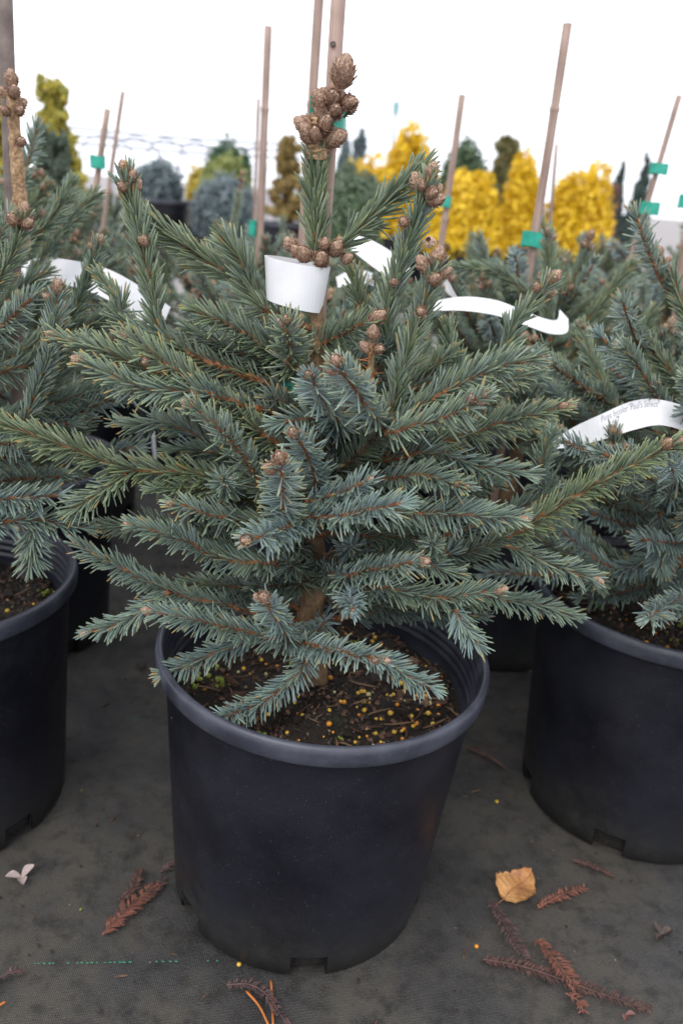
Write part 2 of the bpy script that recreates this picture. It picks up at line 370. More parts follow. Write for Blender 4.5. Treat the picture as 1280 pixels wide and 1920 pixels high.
def make_pot(x, y, label, group=None, detail=2, rz=0.0, lean=(0, 0), seed=0, scale=1.0, z=0.0, cat='pot'):
    p = empty('nursery_pot', (x, y, z)); tag(p, label, cat, group)
    p.rotation_euler = (-lean[1], lean[0], rz); p.scale = (scale,) * 3
    obj('body', ME_BODY, M_POT, p); obj('rim', ME_RIM, M_RIM_SHEEN, p); s = obj('soil', ME_SOIL, M_SOIL, p); obj('root_ball', ME_ROOT, M_ROOT_SHADE, p)
    if detail == 0: return p
    for q in range(3): tag(obj('mulch_crumbs', ME_CRUMB[q], M_CHIP[q], s), kind='stuff')
    rng = random.Random(seed); nch, npr = (298, 130) if detail == 2 else (130, 26)
    def spot(rmax=.134, rmin=.02):
        r = math.sqrt(rng.uniform(rmin ** 2, rmax ** 2)); q = rng.uniform(0, 6.283); return r * math.cos(q), r * math.sin(q)
    for k in range(nch):
        a, b = spot()
        if rng.random() < .6: obj('bark_chip', ME_CHIP[rng.randrange(15)], None, s, rotm((a, b, soil_z(a, b) + .0012), rng.uniform(0, 6.28), rng.choice((rng.uniform(.002, .005), rng.uniform(.003, .007), rng.uniform(.005, .013))), (rng.uniform(-.5, .5), rng.uniform(-.4, .4))))
        else: obj('splinter', ME_SPL[rng.randrange(4)], None, s, rotm((a, b, soil_z(a, b) + .0022), rng.uniform(0, 6.28), rng.uniform(.006, .016), (0, rng.uniform(-.3, .3))))
    for k in range(npr):
        if detail == 2 and k < 58:
            q = rng.gauss(-.75, .55); r = rng.uniform(.035, .12); a, b = r * math.cos(q), r * math.sin(q)
        else: a, b = spot(.13)
        obj('fertilizer_prill', ME_PRILL[rng.choice((0, 0, 0, 1, 1, 2))], None, s, rotm((a, b, soil_z(a, b) + .0018), rng.uniform(0, 6), rng.choice((rng.uniform(.0010, .0016), rng.uniform(.0015, .0022), rng.uniform(.0019, .0029)))))
    mo = obj('moss', ME_MOSS, M_MOSS, s); tag(mo, kind='stuff'); mo.rotation_euler = (0, 0, seed)
    return p

# ------------------------------------------------------------------ spruce shoots
ORANGE = np.array([.26, .085, .02])
def needles(S, rng, dens=1700, L=.0205, wd=.0020, style='l', g=.5, yel=.35, s0=0.0, s1=1.0, old=0.0, name='needles'):
    """needle mesh along the stem samples S; style l = combed lateral shoot, u = upright shoot, e = even"""
    seg = np.r_[0, np.cumsum(np.linalg.norm(np.diff(S, axis=0), axis=1))]; ln = seg[-1]; n = max(int(dens * ln * (s1 - s0)), 8)
    T_, Sd_, U_ = frames(S)
    s = np.sort(s0 + (s1 - s0) * (np.arange(n) + rng.uniform(0, 1, n)) / n)
    tip = np.zeros(n, bool); k = min(max(n // 9, 10), 22)
    if s1 > .99: s[-k:] = rng.uniform(.965, 1.0, k); tip[-k:] = True
    def ip(A): return np.stack([np.interp(s * ln, seg, A[:, q]) for q in range(3)], -1)
    P, T, Sd, U = ip(S), nrm(ip(T_)), nrm(ip(Sd_)), nrm(ip(U_))
    phi = (np.arange(n) * 2.39996 + rng.normal(0, .25, n)) % (2 * np.pi)
    if style == 'l':
        c = np.cos(phi); mv = (c < -.45) & (rng.random(n) < .72)
        phi[mv] = np.sign(np.sin(phi[mv]) + 1e-6) * rng.uniform(1.45, 2.15, mv.sum())
    rad = np.cos(phi)[:, None] * U + np.sin(phi)[:, None] * Sd; upn = np.cos(phi)
    if style == 'l': a = np.where(upn > 0, R(40) + R(24) * (1 - upn), R(64) + R(10) * (-upn))
    elif style == 'u': a = np.full(n, R(27)) + R(4) * (1 - upn)
    else: a = np.full(n, R(52))
    near = np.clip((s - .82) / .18, 0, 1) if s1 > .99 else 0 * s
    a = a * (1 - .45 * near) + rng.normal(0, R(4.5), n)
    a = np.where(tip, rng.uniform(R(8), R(44), n), a)
    stray = rng.random(n) < .022; a = np.where(stray, a + rng.uniform(R(15), R(45), n), a)
    D = np.cos(a)[:, None] * T + np.sin(a)[:, None] * rad
    if style == 'l': D[:, 2] -= .13 * (1 - upn) * .5
    D = nrm(D + rng.normal(0, .03, (n, 3)))
    Ln = L * rng.uniform(.80, 1.10, n) * (1 - .22 * near) * np.clip(.72 + s * 2.5, 0, 1)
    W = wd * rng.uniform(.85, 1.15, n)
    N0 = np.array([0, 0, 1.0]) * .8 + rad * .55; N = nrm(N0 - (N0 * D).sum(1, keepdims=True) * D); B = np.cross(D, N)
    tw = rng.normal(0, .35, n)[:, None]; N, B = N * np.cos(tw) + B * np.sin(tw), B * np.cos(tw) - N * np.sin(tw)
    ts = np.array([0, .09, .5, .9, 1.0]); ws = np.array([.95, .72, 1.0, .78, .22]); nr = 5
    curv = rng.normal(.10, .045, n)
    cen = P[:, None] + D[:, None] * (Ln[:, None] * ts)[..., None] + T[:, None] * ((Ln * curv)[:, None] * ts ** 2)[..., None] * (1 if style != 'u' else .5)
    hw = (W[:, None] * ws)[..., None] * .5
    ring = np.stack([cen + N[:, None] * hw * .9, cen + B[:, None] * hw, cen - N[:, None] * hw * .9, cen - B[:, None] * hw], 2)   # n,5,4,3
    V = ring.reshape(-1, 3)
    b = (np.arange(n) * 20)[:, None, None]; i = np.arange(4)[None, :, None] * 4; j = np.arange(4)[None, None, :]; j2 = (j + 1) % 4
    F = np.stack([b + i + j, b + i + j2, b + i + 4 + j2, b + i + 4 + j], -1)                                                  # n,4seg,4side,4
    var = rng.uniform(.78, 1.22, (n, 1)); hang = np.clip(-upn * .5 + .35, 0, 1)[:, None]
    green = np.array([.118, .160, .085]) * (1 - .65 * g) + np.array([.165, .250, .262]) * .65 * g
    blue = np.array([.250, .305, .250]) * (1 - g) + np.array([.370, .480, .530]) * g
    topc = (green * (1 - .5 * hang * g) + blue * .5 * hang * g) * var; botc = (blue * .82 + green * .18) * var
    topc = topc * (1 - old * .5); botc = botc * (1 - old * .45)
    ye = np.clip(rng.normal(yel, .25, n), 0, 1)[:, None] * (1 - old)
    tipc = topc * (1 - ye) + np.array([.42, .43, .17]) * ye
    scorched = (rng.random(n) < (.05 + .22 * near) * yel * 1.2)[:, None]
    tipc = np.where(scorched, np.array([.46, .27, .05]), tipc)
    ringc = np.zeros((n, 5, 2, 3))
    for q, cc in enumerate((topc, botc)):
        ringc[:, 0, q] = ORANGE * (1 - .5 * old); ringc[:, 1, q] = cc * .8 + ORANGE * .2; ringc[:, 2, q] = cc
        ringc[:, 3, q] = np.where(scorched, tipc * .6 + cc * .4, cc * .75 + tipc * .25); ringc[:, 4, q] = tipc
    side = np.array([0, 1, 1, 0])                                             # which of the four faces are green / waxy
    C = np.zeros((n, 4, 4, 4, 3))
    for sg in range(4):
        lo = ringc[:, sg][:, side]; hi = ringc[:, sg + 1][:, side]
        C[:, sg, :, 0] = lo; C[:, sg, :, 1] = lo; C[:, sg, :, 2] = hi; C[:, sg, :, 3] = hi
    return quadmesh(name, V, F.reshape(-1, 4), C.reshape(-1, 4, 3))

def bud_VF(p, d, r, ln, rng, k=9, m=9):
    """one scaly bud: ovoid core covered by overlapping pointed scales"""
    d = nrm(np.asarray(d, float)); x = nrm(np.cross(d, (.3, .5, .81))); y = np.cross(d, x); V = []; F = []
    def rr(t): return r * max(math.sin(math.pi * min(.16 + t * .80, 1)), .05) ** .75
    def pt(t, q, e=1.0): return p + d * ln * (t - .1) + rr(t) * e * (x * math.cos(q) + y * math.sin(q))
    for i in range(5):
        for j in range(7): V.append(pt(i / 4, 2 * math.pi * j / 7, .9))
    for i in range(4):
        for j in range(7): F.append((i * 7 + j, i * 7 + (j + 1) % 7, i * 7 + 7 + (j + 1) % 7, i * 7 + 7 + j))
    F.append(tuple(28 + j for j in range(7)))
    for i in range(m):
        t = (i + .2) / m * .93
        for j in range(k):
            q = 2 * math.pi * (j + .5 * (i % 2)) / k + rng.uniform(-.15, .15); w_ = math.pi / k * 1.15; b = len(V); up = rng.uniform(.14, .30); e = rng.uniform(1.08, 1.5)
            V += [pt(t, q - w_, .93), pt(t, q + w_, .93), pt(min(t + up * .55, 1), q + w_ * .6, 1.05), pt(min(t + up, 1), q, e) + d * ln * .03, pt(min(t + up * .55, 1), q - w_ * .6, 1.05)]
            F.append((b, b + 1, b + 2, b + 3, b + 4))
    return V, F
def bud_cluster(name, p, d, n, size, rng):
    d = nrm(np.asarray(d, float)); x = nrm(np.cross(d, (.3, .5, .81))); y = np.cross(d, x); V = []; F = []
    for q in range(n):
        if q == 0: dd, pp = d, p + d * size * .5
        else:
            a = 2 * math.pi * q / max(n - 1, 1) + rng.uniform(-.5, .5); o = x * math.cos(a) + y * math.sin(a); pp = p + o * size * .42 - d * size * rng.uniform(0, .9); dd = nrm(d * rng.uniform(.3, 1.1) + o)
        s = size * rng.uniform(.75, 1.1) * (1.1 if q == 0 else .9); v, f = bud_VF(pp, dd, s * .5, s * 1.35, rng); b = len(V); V += list(v); F += [tuple(z + b for z in w_) for w_ in f]
    return mesh(name, V, F, False)

# ------------------------------------------------------------------ the spruce in front
TY = .700                                                    # its trunk stands at this y
def trunk_xy(z): return np.array([-.016 + (z - .22) * -.045, TY + (z - .22) * -.01])
def trunk_pt(z): q = trunk_xy(z); return np.array([q[0], q[1], z])
MAIN = empty('dwarf_spruce', tuple(trunk_pt(.222)))
tag(MAIN, 'blue-green dwarf spruce in focus with white paper loop round its leader', 'spruce tree')
def mainobj(name, me, mat, parent=None, tree=None):
    tree = tree or MAIN; o = obj(name, me, mat, parent or tree)
    if parent is None: o.matrix_local = Matrix.Translation(-tree.location)
    return o
rng = np.random.default_rng(11)
zs = np.linspace(.212, .60, 26); S = np.array([trunk_pt(z) for z in zs]); S[:, 0] += .002 * np.sin(zs * 60)
rad = np.interp(zs, [.21, .225, .26, .45, .60], [.0175, .0145, .0128, .0085, .0055])
mainobj('trunk', tube('trunk', S, rad, 14, rng, .05), M_TRUNK)

# (pixel polyline, depth offset at base, at tip, style, waxy blue g, buds, attach to trunk, options)
SH = [
 # leader and the upright shoots
 ([(592, 488), (590, 400), (592, 320), (596, 262)], .0, .0, 'u', .05, 0, 0, dict(bare=1, w=1.0, dens=2600)),
 ([(618, 478), (700, 402), (782, 322)], .0, .015, 'u', .10, 0, 0, dict(w=1.25)),
 ([(712, 690), (724, 593), (745, 515), (775, 425), (800, 352)], -.005, -.015, 'u', .2, 7, 1, dict(bs=.0115, w=1.1)),
 ([(728, 792), (758, 676), (784, 600), (812, 512)], -.03, -.045, 'u', .2, 5, 0, dict(bs=.0115, w=1.1)),
 ([(900, 690), (962, 610), (1020, 540)], .01, .0, 'u', .25, 3, 1, dict(bs=.009)),
 ([(332, 650), (291, 559), (270, 470), (238, 340)], -.02, -.03, 'u', .15, 5, 1, dict(bs=.009, w=1.05)),
 ([(262, 622), (228, 570), (192, 520)], .035, .04, 'u', .3, 0, 1, dict(yel=.7)),
 ([(492, 575), (462, 508), (430, 458)], .0, -.01, 'u', .1, 1, 1, dict(w=1.3)),
 ([(445, 530), (360, 468), (292, 425)], .01, .0, 'u', .1, 0, 0, dict(w=1.3, yel=.6)),
 ([(520, 665), (450, 620), (372, 584)], .0, -.01, 'l', .12, 0, 1, dict()),
 ([(500, 690), (430, 655), (362, 622)], .03, .03, 'l', .3, 0, 1, dict()),
 ([(546, 690), (543, 650), (538, 612)], -.02, -.06, 'e', .15, 2, 1, dict(yel=.9, bs=.008)),
 ([(580, 665), (630, 632), (682, 606)], .0, -.02, 'l', .05, 1, 1, dict(bs=.0115)),
 ([(676, 600), (672, 560), (666, 520)], .05, .06, 'u', .2, 0, 1, dict(yel=.8)),
 ([(782, 715), (812, 690), (842, 668)], .02, .02, 'l', .1, 0, 1, dict()),
 ([(842, 720), (846, 670), (842, 618)], .05, .06, 'u', .3, 0, 1, dict(yel=.6)),
 # right upper fan
 ([(738, 796), (830, 738), (905, 700), (990, 675)], -.05, -.06, 'l', .3, 1, 0, dict(w=1.1, a=.72)),
 ([(722, 812), (790, 795), (850, 775), (895, 748)], -.07, -.09, 'l', .4, 3, 0, dict(bs=.007)),
 ([(716, 800), (678, 745), (640, 692)], -.06, -.115, 'l', .6, 2, 0, dict(bs=.010, yel=.8)),
 ([(632, 792), (605, 748), (583, 712)], -.04, -.10, 'l', .7, 1, 1, dict(bs=.008)),
 ([(600, 905), (650, 872), (705, 818), (722, 800)], -.01, -.06, 'e', .1, 0, 1, dict(old=.8)),
 ([(820, 830), (905, 806), (970, 786), (1048, 766)], -.02, -.03, 'l', .25, 2, 1, dict(bs=.007, yel=.8)),
 ([(790, 850), (880, 822), (985, 800)], .0, .01, 'l', .3, 0, 1, dict()),
 ([(985, 950), (1010, 890), (1030, 815)], .04, .05, 'l', .5, 0, 1, dict(a=.7)),
 ([(850, 760), (930, 720), (1000, 700)], .02, .03, 'l', .3, 0, 1, dict(yel=.8)),
 ([(800, 850), (862, 862), (912, 877), (985, 888)], -.03, -.04, 'l', .5, 0, 1, dict()),
 ([(735, 898), (788, 890), (836, 902), (862, 910)], -.05, -.085, 'l', .5, 2, 1, dict(bs=.006)),
 ([(640, 950), (765, 962), (850, 963), (965, 972)], -.05, -.09, 'l', .55, 1, 1, dict(bs=.006, w=1.1)),
 ([(830, 1045), (905, 1022), (952, 1008)], -.03, -.045, 'e', .3, 0, 1, dict(old=.5)),
 ([(950, 1010), (1024, 962), (1092, 922), (1158, 886), (1255, 838)], -.045, -.05, 'l', .0, 2, 0, dict(bs=.009, w=1.15, a=.72, yel=.6)),
 ([(948, 1022), (1002, 1047), (1058, 1067), (1102, 1082)], -.045, -.06, 'l', .5, 1, 0, dict(bs=.007)),
 ([(905, 1118), (942, 1124), (1005, 1134), (1076, 1154)], -.03, -.035, 'l', .5, 0, 1, dict()),
 ([(690, 1098), (762, 1111), (812, 1120), (862, 1118), (918, 1108)], -.07, -.10, 'l', .45, 1, 1, dict(bs=.007, w=1.1)),
 ([(852, 1142), (868, 1178), (892, 1205)], -.095, -.10, 'l', .8, 0, 0, dict()),
 ([(640, 1080), (690, 1068), (730, 1064), (776, 1056)], -.07, -.115, 'l', .6, 1, 1, dict(bs=.008)),
 ([(776, 1050), (815, 1062), (854, 1074)], -.06, -.07, 'l', .5, 0, 1, dict()),
 ([(826, 1045), (812, 1030), (808, 1022)], -.03, -.085, 'e', .5, 0, 1, dict()),
 ([(668, 1045), (660, 1032), (656, 1024)], -.02, -.06, 'e', .6, 0, 1, dict(old=.3)),
 ([(560, 1095), (620, 1075), (690, 1072)], -.02, -.06, 'e', .3, 0, 1, dict(old=.7)),
 # centre facing out
 ([(538, 968), (530, 915), (526, 872)], -.08, -.135, 'l', .75, 2, 1, dict(bs=.010, yel=.9, w=1.05)),
 ([(596, 915), (580, 860), (558, 822)], -.05, -.10, 'l', .7, 1, 1, dict(bs=.008)),
 ([(540, 966), (617, 969), (660, 962), (752, 945)], -.08, -.13, 'l', .75, 0, 0, dict(w=1.05)),
 ([(575, 940), (640, 925), (682, 905)], -.07, -.10, 'l', .7, 1, 0, dict(bs=.006)),
 ([(566, 972), (520, 998), (474, 1008)], -.08, -.15, 'l', .85, 2, 0, dict(bs=.009)),
 ([(640, 800), (580, 786), (530, 792)], -.03, -.06, 'l', .6, 0, 1, dict()),
 ([(556, 765), (500, 756), (446, 736)], .0, -.01, 'l', .5, 0, 1, dict()),
 ([(540, 850), (500, 825), (462, 792)], -.02, -.03, 'e', .1, 0, 1, dict(old=.4)),
 # left fan
 ([(530, 840), (457, 784), (408, 752), (359, 714), (316, 684), (250, 640)], -.04, -.06, 'l', .15, 1, 1, dict(bs=.007, w=1.15, a=.72, yel=.7)),
 ([(390, 735), (300, 704), (235, 674), (120, 636)], -.025, -.03, 'l', .2, 2, 1, dict(bs=.008, yel=.9, w=1.05)),
 ([(395, 742), (342, 733), (293, 731), (244, 720), (168, 684)], -.06, -.07, 'l', .4, 2, 1, dict(bs=.008, yel=.7)),
 ([(500, 920), (474, 882), (441, 836), (408, 800), (368, 768)], -.06, -.10, 'l', .35, 1, 1, dict(bs=.008, yel=.6)),
 ([(420, 900), (300, 884), (234, 880), (140, 843), (14, 798)], -.03, -.05, 'l', .05, 1, 1, dict(w=1.25, yel=.5)),
 ([(238, 888), (185, 928), (140, 954)], -.045, -.055, 'l', .3, 0, 0, dict()),
 ([(330, 800), (285, 798), (228, 792)], .02, .03, 'l', .5, 0, 1, dict()),
 ([(450, 935), (428, 912), (420, 900)], -.03, -.095, 'e', .45, 0, 1, dict()),
 ([(430, 925), (370, 916), (300, 918)], -.03, -.05, 'l', .2, 0, 1, dict()),
 ([(545, 985), (468, 980), (400, 966), (335, 948)], -.06, -.10, 'l', .45, 1, 1, dict(bs=.006, yel=.6)),
 ([(500, 1056), (402, 1044), (350, 1015), (256, 986)], -.06, -.09, 'l', .5, 1, 1, dict(bs=.006)),
 ([(310, 990), (250, 985), (190, 988)], .0, .01, 'l', .4, 0, 1, dict()),
 ([(420, 1135), (320, 1108), (240, 1072), (150, 1022)], -.03, -.04, 'l', .6, 1, 1, dict(bs=.005)),
 ([(318, 1108), (250, 1156), (212, 1173), (172, 1184)], -.04, -.055, 'l', .8, 1, 0, dict(bs=.005)),
 ([(548, 1200), (484, 1190), (435, 1179), (386, 1166), (294, 1148)], -.07, -.11, 'l', .6, 1, 1, dict(bs=.006, w=1.1)),
 ([(548, 1204), (524, 1165), (500, 1128)], -.07, -.13, 'l', .7, 2, 0, dict(bs=.008)),
 ([(470, 1195), (386, 1232), (350, 1248), (310, 1262)], -.06, -.085, 'l', .85, 1, 0, dict(bs=.005)),
 ([(580, 1225), (545, 1278), (462, 1330), (420, 1342)], -.06, -.13, 'l', .95, 1, 1, dict(bs=.005)),
 ([(548, 1204), (598, 1214), (640, 1222), (705, 1236)], -.08, -.14, 'l', .9, 2, 0, dict(bs=.007)),
 ([(690, 1232), (728, 1244), (764, 1268), (806, 1288)], -.09, -.11, 'l', .95, 0, 0, dict()),
 ([(655, 1100), (656, 1118), (660, 1140)], -.05, -.115, 'e', .95, 1, 1, dict(bs=.004)),
 ([(610, 1165), (590, 1185), (575, 1195)], -.02, -.06, 'l', .8, 0, 1, dict()),
 ([(480, 1110), (420, 1098), (350, 1095)], .0, .0, 'l', .4, 0, 1, dict(old=.3)),
 ([(650, 1000), (720, 1006), (790, 1000)], -.02, -.03, 'l', .4, 0, 1, dict(old=.2)),
 ([(700, 940), (760, 905), (830, 850)], .0, .0, 'l', .3, 0, 1, dict(old=.2)),
 ([(500, 760), (440, 700), (400, 660)], .03, .03, 'l', .3, 0, 1, dict(old=.1)),
 ([(660, 740), (700, 715), (760, 700)], .03, .04, 'l', .3, 0, 1, dict(old=.2)),
 ([(800, 980), (870, 920), (930, 905)], .02, .03, 'l', .4, 0, 1, dict(old=.1)),
 ([(480, 870), (400, 850), (330, 845)], .0, .0, 'l', .35, 0, 1, dict(old=.1)),
]
def stem_mesh(S, r0, r1, rng, k=7): return tube('branch', S, np.linspace(r0, r1, len(S)), k, rng, .16, False)
def build_shoot(P, style, g, buds, attach, o, seed, tree=None):
    rng = np.random.default_rng(1000 + seed); P = np.asarray(P, float); nat = 0
    if attach:
        b = P[0]; t0 = trunk_xy(b[2]); dist = math.hypot(b[0] - t0[0], b[1] - t0[1]); zt = max(b[2] - .35 * dist, .245); A = trunk_pt(zt)
        L0 = np.linalg.norm(b - A)
        if L0 > .015: P = np.vstack([A, P]); nat = L0
    n = max(int(np.linalg.norm(np.diff(P, axis=0), axis=1).sum() / .006), 8); S = spline(P, n)
    S[1:-1] += rng.normal(0, .0006, (n - 2, 3)); ln = np.linalg.norm(np.diff(S, axis=0), axis=1).sum(); f0 = nat / ln
    br = mainobj('branch', stem_mesh(S, .0021 + .0014 * min(ln / .2, 1), .0013, rng), M_OLD if o.get('old', 0) > .45 else M_TWIG, None, tree)
    zf = float(np.interp(S[:, 2].mean() if tree is None else .45, [.30, .60], [.88, 1.14]))
    kw = dict(wd=.00195 * zf, L=.0203 * zf * (1 + (o.get('w', 1) - 1) * .5), style=style, g=g, yel=o.get('yel', .35), old=o.get('old', 0))
    s1 = 1.0
    if o.get('bare'): s1 = .86
    me = needles(S, rng, s0=f0 * .92, s1=s1, **kw, dens=o.get('dens', 2150 / zf))
    q = obj('needles', me, M_NEEDLE, br); tag(q, kind='stuff')
    if f0 > .12:                                               # older, darker and sparser needles on the inner wood
        kw.update(old=max(.55, kw['old']), style='e', L=.0185)
        q = obj('needles', needles(S, rng, s0=f0 * .25, s1=f0, dens=1150, **kw), M_NEEDLE, br); tag(q, kind='stuff')
    if buds:
        d = S[-1] - S[-4]; bs = o.get('bs', .007)
        obj('bud', bud_cluster('bud', S[-1] + nrm(d) * .001, d, buds, bs, rng), M_BUD, br)
    return S
for k, (px, d0, d1, style, g, buds, att, o) in enumerate(SH):
    u = np.linspace(0, 1, len(px)); P = [at(x, y, TY + d0 + (d1 - d0) * q) for (x, y), q in zip(px, u)]
    build_shoot(P, style, g, buds, att, o, k)
# inner shoots round the back and low in the crown
rr = np.random.default_rng(77)
for k in range(34):
    z = rr.uniform(.30, .53); az = rr.uniform(-.35, math.pi + .35) if k % 4 else rr.uniform(-math.pi, 0); ln = rr.uniform(.075, .17) * (1.05 - .5 * (z - .30) / .23) * (1 if k % 4 else .55)
    b = trunk_pt(z); d = np.array([math.cos(az), math.sin(az), rr.uniform(-.1, .35) + (z - .3) * 1.2]); d /= np.linalg.norm(d)
    P = [b + d * .012, b + d * ln * .6 + np.array([0, 0, .004]), b + d * ln + np.array([0, 0, .010])]
    build_shoot(P, 'l', rr.uniform(.25, .6), 0, 0, dict(old=.55), 300 + k)  # darkened beyond needle age to paint in shade inside the crown
# bare, peg-covered top of the leader with its big buds, and the second leader taped behind it
top = np.array([at(595, 300, TY), at(598, 255, TY), at(602, 222, TY)]); S = spline(top, 18)
b = mainobj('leader_tip', tube('leader_tip', S, np.linspace(.0075, .0088, 18), 13, np.random.default_rng(5), .22, False), M_TAN)
obj('bud', bud_cluster('bud', S[-1] - nrm(S[-1] - S[0]) * .004, S[-1] - S[0], 8, .0145, np.random.default_rng(6)), M_BUD, b)
S = spline(np.array([at(604, 480, TY + .022), at(612, 350, TY + .022), at(624, 235, TY + .006), at(636, 172, TY - .004)]), 24)
b = mainobj('leader_tip', tube('leader_tip', S, np.linspace(.004, .0052, 24), 9, np.random.default_rng(8), .2, False), M_TAN)
obj('bud', bud_cluster('bud', S[-1] - nrm(S[-1] - S[-4]) * .002, S[-1] - S[-4], 7, .0150, np.random.default_rng(9)), M_BUD, b)
V = []; F = []; r9 = np.random.default_rng(10)
for k in range(12):                                           # dried purple-brown needles under that bud
    p = S[-3] + r9.normal(0, .002, 3) - np.array([0, 0, .012]); d = nrm(nrm(S[-1] - S[-4]) + r9.normal(0, .30, 3)); v, f = tubeVF(spline(np.array([p, p + d * .012, p + d * .026]), 4), [.0007, .0009, .0008, .0002], 4)
    bb = len(V); V += list(v); F += [tuple(z + bb for z in q) for q in f]
M_DRY = mat_simple('dried_needle', (.05, .022, .028), (.14, .06, .06), 200, .5)
q = obj('dried_needles', mesh('dried_needles', V, F), M_DRY, b); tag(q, kind='stuff')
# whorl of buds where the leader starts
for k, (x, y, dy, s) in enumerate([(552, 468, .0, .011), (575, 486, -.012, .012), (600, 494, -.012, .012), (606, 466, -.014, .009), (622, 476, -.008, .012), (642, 490, -.004, .009), (563, 480, -.008, .010), (630, 462, .0, .008)]):
    p = at(x, y, TY + dy); c0 = at(594, 492, TY); r_ = np.random.default_rng(40 + k)
    mainobj('bud', mesh('bud', *bud_VF(p, (p - c0) + np.array([0, 0, .012]), s * .5, s * 1.2, r_)), M_BUD)
for k, (x, y, dy, s) in enumerate([(275, 457, -.03, .009), (740, 533, -.015, .007), (792, 583, -.045, .009), (803, 450, -.035, .008), (280, 668, -.06, .008), (726, 790, -.035, .007), (738, 786, -.035, .006), (760, 420, -.02, .008)]):
    p = at(x, y, TY + dy); r_ = np.random.default_rng(60 + k)
    mainobj('bud', mesh('bud', *bud_VF(p, r_.normal(0, 1, 3) + np.array([0, -.8, .6]), s * .5, s * 1.1, r_)), M_BUD)
# one dead brown shoot
S = spline(np.array([at(692, 735, TY - .03), at(694, 690, TY - .035), at(698, 645, TY - .04)]), 12)
b = mainobj('dead_shoot', tube('dead_shoot', S, np.linspace(.003, .002, 12), 7, np.random.default_rng(5), .25, False), M_TAN); b['label'] = 'dead brown shoot with rusty needles'
obj('bud', bud_cluster('bud', S[-1], S[-1] - S[0], 3, .009, np.random.default_rng(7)), M_BUD, b)
V = []; F = []
for k in range(46):
    p = S[r9.integers(0, 10)]; d = nrm(nrm(S[-1] - S[0]) + r9.normal(0, .55, 3)); v, f = tubeVF(spline(np.array([p, p + d * .006, p + d * .012]), 3), [.0006, .0006, .0002], 4)
    bb = len(V); V += list(v); F += [tuple(z + bb for z in q) for q in f]
q = obj('rusty_needles', mesh('rusty_needles', V, F), mat_simple('rusty_needle', (.22, .08, .03), (.45, .20, .06), 200, .6), b); tag(q, kind='stuff')

MAINPOT = make_pot(-.017, .687, 'black plastic nursery pot full of mulch under the sharp front spruce', None, 2, .16, (.034, -.030), 3, cat='pot')
MAINPOT.location.z = .0030

# ------------------------------------------------------------------ bamboo stakes, tape, labels
def stake(p0, p1, r, label, group=None, seed=0, nodes=(.35, .68)):
    """p0 foot, p1 top (world)"""
    p0, p1 = np.asarray(p0, float), np.asarray(p1, float); L = np.linalg.norm(p1 - p0); rng = np.random.default_rng(seed)
    ts = sorted(set(np.linspace(0, 1, 22)) | {q + e for q in nodes for e in (-.006, -.002, .002, .008)})
    S = np.array([(math.sin(t * 5 + seed) * .0012, math.cos(t * 4 + seed) * .0012, t * L) for t in ts])
    rad = np.array([r * (1.06 - .12 * t) * (1 + .2 * sum(math.exp(-((t - q) / .004) ** 2) for q in nodes) - .05 * sum(math.exp(-((t - q - .009) / .004) ** 2) for q in nodes)) for t in ts])
    o = obj('bamboo_stake', tube('bamboo_stake', S, rad, 12), M_BAMBOO); tag(o, label, 'stake', group)
    o.location = p0; o.rotation_euler = Vector(p1 - p0).to_track_quat('Z', 'Y').to_euler()
    return o
def stake_px(xb, yb, xt, yt, Y, r, label, group=None, seed=0, nodes=(.35, .68)):
    """line through two pixels at depth Y, run down into the soil"""
    a, b = at(xt, yt, Y), at(xb, yb, Y); d = b - a; a2 = a; k = (.18 - a[2]) / d[2]; return stake(a + d * k, a2, r, label, group, seed, nodes)
def tape(c, r, h, label, tail=None, rot=0.0, seed=0, group=None):
    """flat plastic tie wrapped as a band with loose end"""
    rng = np.random.default_rng(seed); n = 22; V = []; F = []
    rx, ry = (r, r) if np.isscalar(r) else r
    for i in range(n + 1):
        a = rot + 2 * math.pi * i / n; k = 1 + .05 * rng.uniform(-1, 1)
        for dz, e in ((-h / 2, 1.0), (h / 2, 1.0), (h / 2, .93), (-h / 2, .93)):
            V.append((rx * k * e * math.cos(a), ry * k * e * math.sin(a), dz + .0012 * math.sin(a * 2)))
    for i in range(n):
        for j in range(4): F.append((i * 4 + j, i * 4 + (j + 1) % 4, i * 4 + 4 + (j + 1) % 4, i * 4 + 4 + j))
    if tail:
        b = len(V); x0 = rx * math.cos(rot); y0 = ry * math.sin(rot)
        for i in range(5):
            t = i / 4
            for dz in (-h / 2, h / 2): V.append((x0 + tail[0] * t, y0 + tail[1] * t, dz + tail[2] * t ** 1.5))
            for dz in (h / 2, -h / 2): V.append((x0 + tail[0] * t, y0 + tail[1] * t + .0006, dz + tail[2] * t ** 1.5))
        for i in range(4):
            for j in range(4): F.append((b + i * 4 + j, b + i * 4 + (j + 1) % 4, b + i * 4 + 4 + (j + 1) % 4, b + i * 4 + 4 + j))
    o = obj('plant_tie', mesh('plant_tie', V, F), M_TAPE); o.location = c; tag(o, label, 'tie', group); return o
